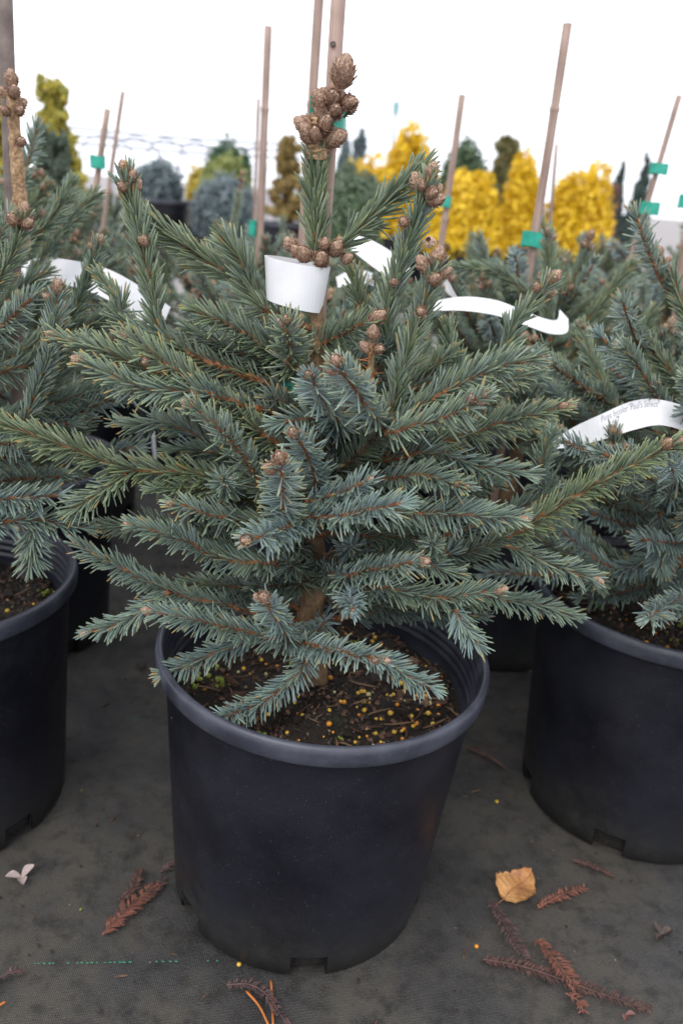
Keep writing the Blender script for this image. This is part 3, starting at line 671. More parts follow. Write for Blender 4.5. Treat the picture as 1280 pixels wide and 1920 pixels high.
def strip(rows, label, thick=.0005, name='plant_label', text=None, group=None):
    """rows: list of (lower edge point, upper edge point); a bent plastic strip of even thickness"""
    A = spline(np.array([r[0] for r in rows]), 40); B = spline(np.array([r[1] for r in rows]), 40)
    nn = nrm(np.cross(np.gradient(A, axis=0), B - A)) * thick; V = []; F = []
    for a, b, q in zip(A, B, nn): V += [a, b, b + q, a + q]
    for i in range(39):
        for j in range(4): F.append((i * 4 + j, i * 4 + 4 + j, i * 4 + 4 + (j + 1) % 4, i * 4 + (j + 1) % 4))
    F += [(0, 1, 2, 3), (39 * 4 + 3, 39 * 4 + 2, 39 * 4 + 1, 39 * 4)]
    o = obj(name, mesh(name, V, F, False), M_LABEL); tag(o, label, 'plant label', group)
    if text:
        for s, u0, v0, hgt in text:
            cu = bpy.data.curves.new('t', 'FONT'); cu.body = s; cu.size = 1.0; cu.resolution_u = 2
            to = bpy.data.objects.new('t', cu); COL.objects.link(to); bpy.context.view_layer.update()
            me = bpy.data.meshes.new_from_object(to.evaluated_get(bpy.context.evaluated_depsgraph_get())); bpy.data.objects.remove(to)
            Ls = np.r_[0, np.cumsum(np.linalg.norm(np.diff(A, axis=0), axis=1))]; Wd = np.linalg.norm(B[0] - A[0])
            for v in me.vertices:
                q = u0 * Ls[-1] + v.co.x * hgt; f = v0 + v.co.y * hgt / Wd
                a = np.array([np.interp(q, Ls, A[:, c]) for c in range(3)]); b = np.array([np.interp(q, Ls, B[:, c]) for c in range(3)]); n_ = np.array([np.interp(q, Ls, nn[:, c]) for c in range(3)])
                p = a + (b - a) * f; dcam = nrm(CAM - p); s_ = 1 if n_ @ dcam > 0 else -1
                v.co = Vector(p + (n_ / thick) * ((thick + .00025) if s_ > 0 else -.00025))
            obj('printed_text', me, M_INK, o)
    return o

MSTK = stake_px(600, 600, 637, -60, TY + .012, .0059, 'thick tan bamboo stake tied to the leader of the sharp front spruce', None, 1, (.36, .845)); KN = at(624, 84, TY + .0068)
kn = obj('knot', mesh('knot', *bud_VF(np.zeros(3), (-.3, -1, .2), .0019, .0010, np.random.default_rng(4))), mat_simple('knot_wood', (.05, .038, .034), (.16, .12, .10), 300, .8)); kn.location = KN; kn.parent = MSTK; kn.matrix_parent_inverse = (Matrix.Translation(MSTK.location) @ MSTK.rotation_euler.to_matrix().to_4x4()).inverted()
c = at(626, 218, TY + .004)
tape(tuple(c), (.0095, .0115), .019, 'green tape binding the front spruce leader to its bamboo stake', (-.010, -.003, .004), math.pi * .9, 2)
tape(tuple(at(549, 727, TY + .002)), (.0105, .0105), .018, 'dark green tape round the trunk of the sharp front spruce', None, 0, 3)
# white paper loop round the leader
rows = []; cc = at(556, 530, TY - .002)
for k in range(15):
    a = R(25) - R(352) * k / 14; rx, ry = .0262, .0215
    lo = np.array([math.cos(a) * rx * .88 - .001, math.sin(a) * ry * .88, -.0185 - .004 * math.cos(a)]); hi = np.array([math.cos(a) * rx * 1.03, math.sin(a) * ry, .0165 - .003 * math.cos(a)])
    rows.append((cc + lo, cc + hi))
strip(rows, 'blank white paper label looped round the leader of the front spruce')
def pstrip(pts, Ys, label, text=None, group=None):
    rows = []
    for (x, y, hw, tx), Y in zip(pts, Ys): rows.append((at(x + tx, y + hw, Y), at(x - tx, y - hw, Y + .012)))
    return strip(rows, label, text=text, group=group)
pstrip([(1036, 834, 9, 0), (1080, 818, 18, 3), (1130, 800, 23, 4), (1190, 778, 26, 5), (1240, 774, 24, 2), (1300, 796, 22, -4), (1350, 850, 20, -10)],
       [.80, .79, .775, .77, .765, .77, .785], 'arching white strip label with black print on the spruce right of the front pot',
       text=[("Picea bicolor 'Paul's Select'", .27, .70, .0047), ('#7', .32, .34, .0065)])
pstrip([(812, 574, 9, 0), (870, 570, 13, 0), (930, 578, 14, 0), (985, 598, 14, 3), (1025, 612, 14, 5), (1052, 612, 12, 9), (1056, 590, 9, 8)],
       [1.02, 1.0, .99, .99, 1.0, 1.03, 1.06], 'white strip label hooped over the blurred spruce behind the right shoots')
pstrip([(20, 525, 14, 3), (70, 508, 22, 3), (120, 510, 24, 2), (190, 528, 26, -5), (250, 560, 26, -8), (310, 600, 24, -10)],
       [.97, .95, .94, .93, .93, .94], 'pale strip label draped across the spruce in the left pot')
pstrip([(650, 448, 10, -5), (690, 470, 19, -6), (735, 500, 21, -8), (760, 520, 18, -8)], [1.12, 1.10, 1.08, 1.07], 'pale strip label leaning behind the upright right shoots')
pstrip([(632, 530, 10, 2), (665, 518, 13, 2), (700, 525, 12, 0)], [1.15, 1.14, 1.14], 'small white label scrap behind the main bamboo stake')
pstrip([(815, 520, 14, 6), (840, 538, 18, 6), (858, 560, 10, 6)], [1.12, 1.10, 1.08], 'short white label end beside the bud-tipped right shoots')
pstrip([(285, 800, 34, 0), (292, 860, 34, 0), (296, 910, 30, 0)], [1.34, 1.33, 1.32], 'added pale card standing in for sky-lit ground low behind the front spruce')  # added card; its pale colour imitates wet ground reflecting the sky
# ------------------------------------------------------------------ neighbouring spruces (copies of a few shoots)
PROTO = []
def proto(ln, style, g, seed, curve, buds=0, bare=0.0, w=1.0, yel=.35, old=0.0):
    rng = np.random.default_rng(seed); n = max(int(ln / .007), 8); x = np.linspace(0, 1, n)
    S = np.stack([x * ln, .006 * np.sin(x * 3 + seed) * ln / .12, curve * ln * x ** 2], -1)
    st = stem_mesh(S, .0034 if ln > .13 else .0028, .0019 if bare else .0014, rng); st.materials.append(M_TAN if bare > .3 else M_TWIG)
    nd = needles(S, rng, dens=1650, L=.0205 * w, style=style, g=g, yel=yel, s1=1.0 - bare, old=old); nd.materials.append(M_NEEDLE)
    bm_ = None
    if buds: bm_ = bud_cluster('bud', S[-1], S[-1] - S[-3], buds, .0085, rng); bm_.materials.append(M_BUD)
    PROTO.append((ln, style, st, nd, bm_))
for k, ln in enumerate((.085, .115, .15, .185)):
    proto(ln, 'l', .45, 501 + k, .10, 0, yel=.45); proto(ln, 'l', .75, 541 + k, -.05, 0)
    proto(ln, 'u', .25, 521 + k, .06, 4, .0 if k % 2 else .16, 1.15, .5); proto(ln, 'u', .35, 561 + k, -.03, 3 if k == 3 else 0, .22 if k == 3 else 0, 1.1, .5)
def add_shoot(tree, p, az, el, ln, style, rng):
    c = [q for q in PROTO if q[1] == style]; c.sort(key=lambda q: abs(q[0] - ln)); q = c[rng.integers(0, 2)]
    mw = Matrix.Translation(Vector(p)) @ Matrix.Rotation(az, 4, 'Z') @ Matrix.Rotation(-el, 4, 'Y') @ Matrix.Rotation(rng.uniform(-.5, .5), 4, 'X')
    sc = ln / q[0]; mw = mw @ Matrix.Diagonal((sc, .5 * sc + .5, .5 * sc + .5, 1))
    b = obj('branch', q[2], None, tree, mw); n = obj('needles', q[3], None, b); n['kind'] = 'stuff'
    if q[4]: obj('bud', q[4], None, b)
    return mw
def bg_spruce(x, y, h, label, seed, group=None, detail=1.0, leader=True, spread=1.0, fmin=0.0, z0=.222, scale=1.0):
    rng = np.random.default_rng(seed); t = empty('dwarf_spruce', (x, y, z0)); tag(t, label, 'spruce tree', group); t.scale = (scale,) * 3
    H = (h - z0) / scale; zs = np.linspace(-.008, H * .80, 12); S = np.stack([.006 * np.sin(zs * 12 + seed), .006 * np.cos(zs * 9 + seed), zs], -1)
    obj('trunk', tube('trunk', S, np.linspace(.014, .005, 12), 9, rng, .07), M_TRUNK, t)
    fs = [.10, .22, .34, .46, .58, .70, .80]
    for wi, f in enumerate(fs):
        if f < fmin: continue
        nb = int(round((7 if f < .6 else 5) * detail)); z = f * H
        a0 = rng.uniform(0, 6.28)
        for k in range(nb):
            az = a0 + 2 * math.pi * k / nb + rng.uniform(-.3, .3); el = R(-4) + R(62) * f ** 1.3 + rng.uniform(-.14, .18)
            ln = (.105 + .115 * (1 - f)) * spread * rng.uniform(.75, 1.1); p = (0, 0, z + rng.uniform(-.01, .01))
            st = 'l' if f < .56 else 'u'
            d = np.array([math.cos(az) * math.cos(el), math.sin(az) * math.cos(el), math.sin(el)])
            add_shoot(t, p, az, el, ln, st, rng)
            for q in range(2 if f < .6 else 1):
                u = rng.uniform(.42, .8); pp = np.array(p) + d * ln * u; s_ = 1 if q == 0 else -1
                up = f > .3 and rng.random() < .45
                add_shoot(t, pp, az + s_ * rng.uniform(.4, .85), el + (rng.uniform(.3, .8) if up else rng.uniform(-.1, .25)), ln * rng.uniform(.5, .75), 'u' if up else 'l', rng)
            if f < .6 and detail >= 1:
                add_shoot(t, np.array(p) + d * ln * .9, az + rng.uniform(-.2, .2), el + .15, ln * .55, st, rng)
    if leader:
        add_shoot(t, (0, 0, H * .78), rng.uniform(0, 6), R(84), H * .24, 'u', rng)
        for k in range(2): add_shoot(t, (0, 0, H * .80), rng.uniform(0, 6), R(60), H * .22, 'u', rng)
    return t
ROWG = 'blurred spruces standing in rows behind'; POTG = 'black pots of the blurred rows'
near = [ # x, y, top height, spruce label, pot label, spread, detail
 (-.43, .765, .65, 'spruce in the left pot beside the front spruce, draped with a pale label', 'black pot of the spruce left of the front pot, cut by the picture edge', .92, 1.0, 21),
 (.385, .862, .60, 'low blue spruce in the right pot under the printed label strip', 'black pot with muddy base standing right of the fallen leaf', 1.0, 1.0, 24),
 (-.49, 1.15, .66, 'spruce standing directly behind the left pot, its rim just showing', 'black pot directly behind the left pot with orange moss on its soil', .95, 1.0, 23),
 (.262, 1.245, .57, 'spruce behind the right pot, tied with bright green tape to a tall stake', 'black pot in shadow between the front pot and the right pot', 1.05, 1.0, 25),
]
NEAR = []
for i, (x, y, h, la, lb, sp_, de, sd_) in enumerate(near):
    make_pot(x, y, lb, None, 1, (0.0, -.43, .9, .6)[i], (0, 0), 30 + i, z=.0012); NEAR.append(bg_spruce(x, y, h, la, sd_, None, de, True, sp_, (.3, .2, .33, .33)[i]))
# shoots of the neighbours that stand out one by one
EXTRA = [ # tree, pixel polyline, y at base, y at tip, style, g, buds, options
 (0, [(40, 800), (85, 690), (108, 560)], .72, .70, 'u', .5, 2, dict(w=1.15, bs=.009, yel=.7)),
 (0, [(110, 640), (150, 560), (182, 470)], .80, .80, 'u', .3, 2, dict(w=1.15, bs=.008)),
 (0, [(-30, 560), (20, 490), (40, 420)], .74, .74, 'u', .2, 5, dict(bs=.011, w=1.1)),
 (0, [(-40, 700), (40, 690), (150, 640)], .72, .74, 'l', .45, 1, dict(bs=.006)),
 (0, [(-60, 820), (60, 770), (190, 730)], .74, .80, 'l', .5, 0, dict()),
 (0, [(-60, 660), (-10, 620), (60, 560)], .70, .70, 'l', .5, 0, dict(w=1.1)),
 (0, [(-60, 940), (20, 935), (110, 930)], .66, .66, 'l', .7, 0, dict()),
 (0, [(-40, 985), (60, 975), (155, 990)], .66, .68, 'l', .7, 0, dict()),
 (0, [(64, 985), (62, 1020), (58, 1058)], .67, .665, 'l', .6, 0, dict()),
 (0, [(-60, 880), (0, 860), (60, 850)], .70, .72, 'l', .6, 0, dict()),
 (0, [(10, 480), (90, 420), (130, 350)], .90, .92, 'u', .2, 0, dict(w=1.1)),
 (0, [(40, 560), (110, 440), (175, 370)], .95, .98, 'u', .25, 0, dict(w=1.1)),
 (1, [(1250, 770), (1215, 720), (1182, 655)], .93, .92, 'u', .3, 2, dict(bs=.006)),
 (1, [(1300, 780), (1255, 720), (1240, 640)], .95, .95, 'u', .3, 2, dict(bs=.008)),
 (1, [(1240, 1040), (1150, 1065), (1050, 995)], .80, .80, 'l', .9, 0, dict()),
 (1, [(1250, 990), (1180, 985), (1105, 960)], .82, .80, 'l', .9, 0, dict()),
 (1, [(1270, 980), (1220, 920), (1180, 850)], .80, .76, 'l', .8, 1, dict(bs=.007)),
 (1, [(1260, 1080), (1180, 1105), (1090, 1120)], .86, .82, 'l', .7, 0, dict(old=.3)),
 (1, [(1235, 960), (1245, 1010), (1238, 1065)], .78, .76, 'l', .9, 0, dict()),
 (1, [(1290, 920), (1240, 900), (1150, 905)], .80, .78, 'l', .9, 0, dict()),
 (1, [(1300, 1010), (1270, 1020), (1200, 1010)], .78, .74, 'l', .9, 0, dict()),
 (3, [(1090, 830), (1040, 720), (985, 640)], .98, 1.02, 'l', .1, 0, dict(w=1.15)),
 (3, [(1080, 800), (1140, 720), (1220, 590)], 1.08, 1.05, 'u', .25, 0, dict(w=1.2, yel=.7)),
 (3, [(1030, 640), (1028, 560), (1026, 450)], 1.10, 1.10, 'u', .2, 3, dict(w=1.1, bs=.009)),
 (3, [(1060, 650), (1110, 590), (1180, 500)], 1.14, 1.14, 'u', .2, 0, dict(w=1.2, yel=.7)),
 (3, [(1000, 560), (930, 510), (860, 500)], 1.14, 1.14, 'u', .2, 0, dict()),
]
for k, (ti, px, y0, y1, st, g_, bd, o_) in enumerate(EXTRA):
    P = [at(x, y, y0 + (y1 - y0) * q) for (x, y), q in zip(px, np.linspace(0, 1, len(px)))]
    build_shoot(P, st, g_, bd, 0, o_, 700 + k, NEAR[ti])
# the bare leader of the left spruce against its stake
S = spline(np.array([at(45, 470, .79), at(34, 320, .785), at(24, 175, .78)]), 22)
b = mainobj('leader_tip', tube('leader_tip', S, np.linspace(.0068, .0050, 22), 9, np.random.default_rng(18), .14, False), M_TAN, None, NEAR[0])
obj('bud', bud_cluster('bud', S[-1], S[-1] - S[-4], 4, .011, np.random.default_rng(19)), M_BUD, b)
for (x, y) in ((16, 214), (34, 212), (36, 270)):
    p = at(x, y, .775); obj('bud', mesh('bud', *bud_VF(p, p - at(26, y + 10, .78), .004, .010, np.random.default_rng(x))), M_BUD, b)
BLA = 'blurred blue-green potted spruce in the rows behind the front spruce'
rows_bg = [(-.07, 1.17, .53, 'blurred spruce standing directly behind the sharp front spruce'), (.66, 1.22, .61, 'blurred spruce behind the printed label strip, beside the reddish stake'),
           (-.18, 1.60, .54, 'blurred spruce tied to the stake beside the blue-grey globe shrub'), (.22, 1.70, .52, 'blurred spruce at the foot of the grey stake before the yellow conifers'),
           (.60, 1.66, .62, 'blurred spruce tied twice with green tape to the leaning right stake'), (-.58, 1.66, .61, 'blurred spruce tied to the slant-cut left stake'),
           (-.95, 1.45, .61, None), (1.02, 1.62, .66, None), (-.95, 2.0, .60, 'blurred spruce in front of the loose yellow-green young tree'), (-.40, 2.08, .53, None), (.02, 2.2, .48, None),
           (.42, 2.15, .50, 'blurred spruce in front of the tall tan stake and yellow conifers'), (.85, 2.1, .62, None), (1.3, 2.05, .66, None), (-.72, 2.5, .62, None), (-.2, 2.65, .50, None), (1.15, 2.55, .64, None), (.72, 2.6, .58, None), (-1.3, 2.4, .68, None)]
for i, (x, y, h, la) in enumerate(rows_bg):
    make_pot(x, y, ('black pot of the ' + la.replace('the blue-grey globe shrub', 'blue shrub').replace('before the yellow conifers', '').strip()) if la else 'black nursery pot in the blurred rows behind the front spruce', POTG, 0, i * .7, z=.0012)
    tr_ = bg_spruce(x, y, h, la or BLA, 100 + i, ROWG, .85 if y < 1.8 else .65, True, 1.0, .33 if i == 0 else .2)
    if i == 9: add_shoot(tr_, (.13, -.3, .30), 0, R(86), .17, 'u', np.random.default_rng(2))
# stakes of those spruces
STG = 'thin bamboo stakes in the blurred rows'
LST = stake_px(24, 420, 7, -40, .88, .0074, 'broad brown stake rising from the left pot spruce beyond the picture top', None, 5)
LST.data.materials[0] = mat_simple('weathered_bamboo', (.10, .075, .065), (.21, .165, .145), 60, .7, .001); stake_px(583, 200, 600, -60, 1.17, .0062, 'slim bamboo stake rising close behind the main bamboo stake', None, 6, (.4, .80))
stake_px(485, 460, 503, 50, 1.60, .0068, 'bamboo stake behind the front spruce, between blue shrub and leader', None, 7, (.4, .83))
stake_px(478, 400, 484, 185, 2.4, .0050, 'short thin stake close behind the stake beside the blue shrub', None, 8)
stake_px(189, 300, 203, 205, 1.66, .0060, 'stub of slant-cut bamboo stake tied with green tape on the left', None, 9)
stake_px(214, 290, 231, 172, 2.08, .0052, 'thin grey stake next to the slant-cut tied stake', None, 10)
stake_px(838, 380, 865, 178, 1.70, .0064, 'grey bamboo stake rising before the yellow conifers beside bud-tipped shoots', None, 11)
stake_px(997, 470, 1061, 45, 1.245, .0062, 'tall tan bamboo stake with wide green tape before the yellow conifers', None, 12, (.3, .60, .86))
stake_px(1033, 400, 1043, 270, 2.15, .0046, 'thin short stake just right of the tall tan stake', None, 13)
stake_px(1212, 380, 1273, 180, 1.66, .0054, 'leaning thin stake with two green tapes at the far right', None, 14)
stake_px(1268, 560, 1284, 430, 1.22, .0058, 'reddish bamboo stake at the far right picture edge', None, 15)
def tp(x, y, Y, wpx, hpx, label, seed):
    k = Y / FPX; tape(tuple(at(x, y, Y)), (wpx * k / 2, .009), hpx * k, label, None, .3, seed)
tp(1001, 449, 1.24, 46, 25, 'wide bright green tape round the tall tan stake', 21)
tp(1234, 317, 1.655, 32, 17, 'upper of two green tapes on the leaning right stake', 22)
tp(1217, 391, 1.655, 34, 20, 'lower of two green tapes on the leaning right stake', 23)
tp(834, 378, 1.695, 21, 18, 'green tape on the grey stake before the yellow conifers', 24)
tp(184, 304, 1.655, 26, 20, 'green tape on the slant-cut left stake', 25)
tp(594, 196, 1.165, 22, 16, 'pale green tape on the slim stake behind the main stake', 26)
tp(474, 428, 1.60, 14, 26, 'green tape low on the stake beside the blue shrub', 27)
tp(1278, 378, 1.9, 14, 22, 'green tape at the far right picture edge', 28)

# ------------------------------------------------------------------ shrubs, trees and structures beyond the rows
def leafcrown(name, c, blobs, n, leaf, rng, col1, col2, up=.0):
    """crown of many leaf faces spread over overlapping clumps; blobs = (x,y,z,rx,rz)"""
    bl = np.array(blobs, float); wgt = bl[:, 3] ** 2 * bl[:, 4]; k = rng.choice(len(bl), n, p=wgt / wgt.sum()); b = bl[k]
    n = int(n * 2.6); leaf = leaf * .6; k = rng.choice(len(bl), n, p=wgt / wgt.sum()); b = bl[k]
    d = nrm(rng.normal(0, 1, (n, 3))); r = rng.uniform(.35, 1.05, n)[:, None] ** .5
    sub = nrm(rng.normal(0, 1, (60, 3))); near_ = sub[np.argmax(d @ sub.T, 1)]; r = r * (.80 + .22 * rng.random((n, 1)) ** 3 + .25 * np.clip(((d * near_).sum(1, keepdims=True) - .9) * 10, 0, 1))
    P = b[:, :3] + d * r * np.stack([b[:, 3], b[:, 3], b[:, 4]], -1)
    nn = nrm(d + rng.normal(0, .6, (n, 3))); u = nrm(np.cross(nn, rng.normal(0, 1, (n, 3)) + np.array([0, 0, up]))); v = np.cross(nn, u); s = leaf * rng.uniform(.6, 1.3, n)[:, None]
    V = np.stack([P - u * s * .45 - v * s, P + u * s * .45 - v * s * .8, P + u * s * .3 + v * s, P - u * s * .5 + v * s * .9], 1).reshape(-1, 3)
    F = np.arange(n * 4).reshape(n, 4); f = (rng.random(n) * .6 + .4 * rng.random(60)[np.argmax(d @ sub.T, 1)])[:, None]
    c_ = np.array(col1) * (1 - f) + np.array(col2) * f
    return quadmesh(name, V, F, np.repeat(c_[:, None], 4, 1))
t = Nt('leaf'); a = t.n('ShaderNodeVertexColor', layer_name='Col'); t.base(a.outputs[0]); t.set(Roughness=.55)
tr = t.n('ShaderNodeBsdfTranslucent'); t.l(a.outputs[0], tr.inputs[0]); ms = t.n('ShaderNodeMixShader'); ms.inputs[0].default_value = .3
t.l(t.b.outputs[0], ms.inputs[1]); t.l(tr.outputs[0], ms.inputs[2]); t.l(ms.outputs[0], t.o.inputs[0]); M_LEAF = t.m
def plant(name, label, cat, X, Y, h, wd, kind, cols, seed, group=None, n=3200, leaf=.03, z0=0.0, pot=0):
    rng = np.random.default_rng(seed); o = empty(name, (X, Y, z0)); tag(o, label, cat, group); bl = []
    if kind == 'flame':                                         # upright conifer with several leading tips
        for q in range(9):
            a = rng.uniform(0, 6.28); rr_ = wd * .30 * rng.random() ** .5; hh = h * rng.uniform(.72, 1.06) * (1 - .35 * rr_ / (wd * .3) * .6)
            for s in (.18, .36, .54, .72, .88): bl.append((rr_ * math.cos(a), rr_ * math.sin(a), hh * s, wd * .5 * (1.15 - s * .85) * .68 + .03 * h, h * .15))
    elif kind == 'ball':
        bl.append((0, 0, h * .52, wd * .46, h * .44))
        for q in range(8): a = rng.uniform(0, 6.28); bl.append((wd * .26 * math.cos(a), wd * .26 * math.sin(a), h * rng.uniform(.3, .72), wd * .24, h * .22))
    elif kind == 'cone':
        for s in np.linspace(.08, .96, 12): bl.append((rng.normal(0, .02) * wd, rng.normal(0, .02) * wd, h * s, max(wd * .5 * (1.02 - s), .03 * wd), h * .07))
    elif kind == 'loose':
        for q in range(120):
            u_ = rng.random() ** .9; a = rng.uniform(0, 6.28); rr_ = wd * .46 * max(1.08 - u_, .42) * rng.random() ** .6
            bl.append((rr_ * math.cos(a), rr_ * math.sin(a), h * (.16 + .78 * u_) + rng.normal(0, .02) * h, wd * rng.uniform(.05, .10) * (1.2 - .5 * u_), h * rng.uniform(.02, .05)))
    q = obj('crown', leafcrown('crown', None, bl, n, leaf, rng, *cols), M_LEAF, o); q['kind'] = 'stuff'
    S = np.array([(0, 0, -.02), (.01 * wd, 0, h * .3), (0, .01 * wd, h * .7)]); obj('trunk', tube('trunk', spline(S, 8), np.linspace(h * .022, h * .006, 8), 8), M_TRUNK, o)
    return o
YEL = ((.58, .36, .008), (.90, .66, .03)); GRN = ((.055, .10, .05), (.12, .18, .085)); BLU = ((.13, .18, .19), (.24, .29, .30)); DRK = ((.04, .075, .06), (.085, .12, .10))
LIM = ((.22, .27, .08), (.36, .38, .13)); OCH = ((.26, .19, .07), (.42, .31, .11)); GLD = ((.48, .36, .05), (.78, .62, .10))
def px_plant(name, label, cat, xc, ytop, wpx, Y, kind, cols, seed, n=3200, leaf=.03, pot=0, group=None):
    top_ = at(xc, ytop, Y); k = Y / FPX * 1.02; X = top_[0] + (top_[2]) * .0; h = top_[2]; z0 = .40 * pot if pot else 0.0
    if pot:
        make_pot(X, Y, 'black tub holding ' + label, None, 0, 0, scale=1.55 * pot, z=-.011)
        z0 = SOIL_Z * 1.55 * pot - .01
    return plant(name, label, cat, X, Y, h - z0, wpx * k, kind, cols, seed, group, n, leaf, z0)
px_plant('golden_conifer', 'tallest bright yellow conifer with pointed tips behind the bud-tipped shoots', 'conifer', 772, 226, 104, 6.2, 'flame', YEL, 201, 5200, .035, 1)
px_plant('golden_conifer', 'broad rounded yellow conifer between the grey stake and the tall tan stake', 'conifer', 888, 300, 118, 5.6, 'flame', YEL, 202, 5200, .035, 1)
px_plant('golden_conifer', 'yellow conifer with pointed top right behind the tall tan stake', 'conifer', 992, 262, 88, 5.9, 'flame', YEL, 203, 5200, .035, 1)
px_plant('golden_conifer', 'wide yellow conifer standing alone beside the dark far conifers', 'conifer', 1110, 292, 128, 5.8, 'flame', YEL, 204, 5600, .035, 1)
px_plant('golden_conifer', 'small yellow conifer half hidden behind the front spruce leader', 'conifer', 694, 275, 85, 7.0, 'flame', YEL, 205, 3600, .035, 1)
px_plant('round_tree', 'round grey-green tree far behind the grey stake', 'tree', 878, 262, 80, 16, 'ball', GRN, 211, 3000, .09)
px_plant('round_tree', 'mixed green and brown tree far behind the yellow conifers', 'tree', 955, 260, 90, 17, 'loose', (GRN[0], OCH[1]), 212, 4200, .12)
px_plant('dark_conifer', 'slim dark far conifer nearer the yellow conifer', 'conifer', 1170, 292, 36, 20, 'cone', DRK, 213, 2600, .09)
px_plant('dark_conifer', 'taller dark far conifer beside the leaning right stake', 'conifer', 1214, 288, 54, 19, 'cone', DRK, 214, 3000, .09)
px_plant('blue_conifer', 'narrow blue-grey conifer tip right behind the main bamboo stake', 'conifer', 650, 212, 50, 12, 'cone', BLU, 215, 2600, .06)
px_plant('blue_conifer', 'small blue-grey tree beside the narrow conifer tip behind the leader', 'conifer', 676, 244, 42, 13, 'loose', BLU, 216, 2600, .07)
px_plant('green_shrub', 'grey-green shrub behind the diagonal upper shoot', 'shrub', 655, 300, 120, 4.6, 'ball', ((.10, .15, .09), (.16, .21, .13)), 217, 3600, .025, .7)
px_plant('green_shrub', 'low dark green mound behind the diagonal upper shoot', 'shrub', 660, 362, 110, 3.9, 'ball', GRN, 218, 3000, .02, .7)
px_plant('blue_globe_shrub', 'blue-grey globe shrub with domed top beside the bamboo stake', 'shrub', 424, 326, 116, 5.2, 'ball', BLU, 221, 5200, .022, .8)
px_plant('light_shrub', 'pale green rounded shrub behind the blue-grey globe shrub', 'shrub', 424, 284, 90, 7.5, 'ball', LIM, 222, 3600, .03, .9)
px_plant('round_tree', 'dark green dense tree rising behind the pale green shrub', 'tree', 428, 260, 84, 11, 'ball', ((.025, .075, .03), (.05, .12, .05)), 223, 4000, .05)
px_plant('light_shrub', 'small yellow-green shrub at the foot of the pale shrub', 'shrub', 372, 312, 40, 8, 'ball', GLD, 224, 2200, .03, .7)
px_plant('blue_conifer', 'low blue shrub in the long black tub beside the hoop house', 'shrub', 297, 300, 84, 7.6, 'ball', BLU, 225, 3400, .03, 1.2)
px_plant('ochre_shrub', 'ochre and brown shrub just left of the front spruce leader', 'shrub', 542, 250, 90, 6.8, 'loose', OCH, 226, 4200, .03, 1)
px_plant('golden_tree', 'loose yellow-green young tree above the left spruces', 'tree', 100, 140, 120, 4.4, 'loose', (LIM[0], GLD[1]), 227, 3400, .028, 1)
px_plant('green_shrub', 'grey-green shrub under the loose yellow-green tree', 'shrub', 96, 232, 120, 3.9, 'loose', ((.09, .13, .09), (.17, .21, .15)), 228, 3000, .025, .8)
px_plant('golden_tree', 'yellow-green tree cut by the left picture edge', 'tree', -10, 60, 70, 4.6, 'loose', (LIM[0], GLD[1]), 229, 2600, .028, 1)
px_plant('red_shrub', 'rusty haze of bare twigs beside the wide yellow conifer', 'shrub', 1150, 340, 70, 7.0, 'loose', ((.18, .10, .08), (.30, .18, .14)), 230, 1800, .02, .8)

# hoop house frame far behind, left
M_PIPE = mat_simple('white_pipe', (.26, .28, .33), (.36, .38, .43), 3, .4)
hh = empty('hoop_house_frame', tuple(atz(350, 395, 0) * np.array([0, 0, 0]) + np.array([at(350, 300, 15)[0], 15, 0]))); tag(hh, 'pale pipe frame of an uncovered hoop house far behind the left spruces', 'hoop house')
ox, oy = hh.location.x, 15.0
for y_, Yd in ((0, 15.0), (1, 15.0), (2, 15.0)):
    a = at(120, 238 + 14 * y_, Yd); b = at(600, 275 + 12 * y_, Yd); S = np.array([a, (a + b) / 2 + np.array([0, 0, -.03]), b]) - np.array([ox, oy, 0]); obj('purlin', tube('purlin', spline(S, 12), .022, 6), M_PIPE, hh)
for x_ in range(150, 620, 62):
    a = at(x_, 242 + (x_ - 120) * .075, 15.0) - np.array([ox, oy, 0]); S = [np.array([a[0], 0, 0]), np.array([a[0], 0, a[2] * .7]), np.array([a[0], .5, a[2] * .92]), np.array([a[0], 1.6, a[2] * 1.02]), np.array([a[0], 3.0, a[2] * .92]), np.array([a[0], 3.5, a[2] * .6]), np.array([a[0], 3.5, 0])]
    obj('hoop', tube('hoop', spline(np.array(S), 22), .018, 6), M_PIPE, hh)
lp = at(743, 192, 40); pole = empty('lamp_post', (lp[0], 40, 0)); tag(pole, 'slim pale lamp post far behind the tallest yellow conifer', 'lamp post')
obj('pole', tube('pole', np.array([(0, 0, -.02), (0, 0, lp[2] * .5), (0, 0, lp[2])]), [.11, .09, .06], 8), M_PIPE, pole)
obj('lamp_head', mesh('lamp_head', *lathe([(.02, lp[2] - .5), (.14, lp[2] - .45), (.16, lp[2] - .05), (.08, lp[2] + .06), (.01, lp[2] + .07)], 10)), mat_simple('lamp_teal', (.20, .36, .38), (.30, .46, .48), 5, .5), pole)

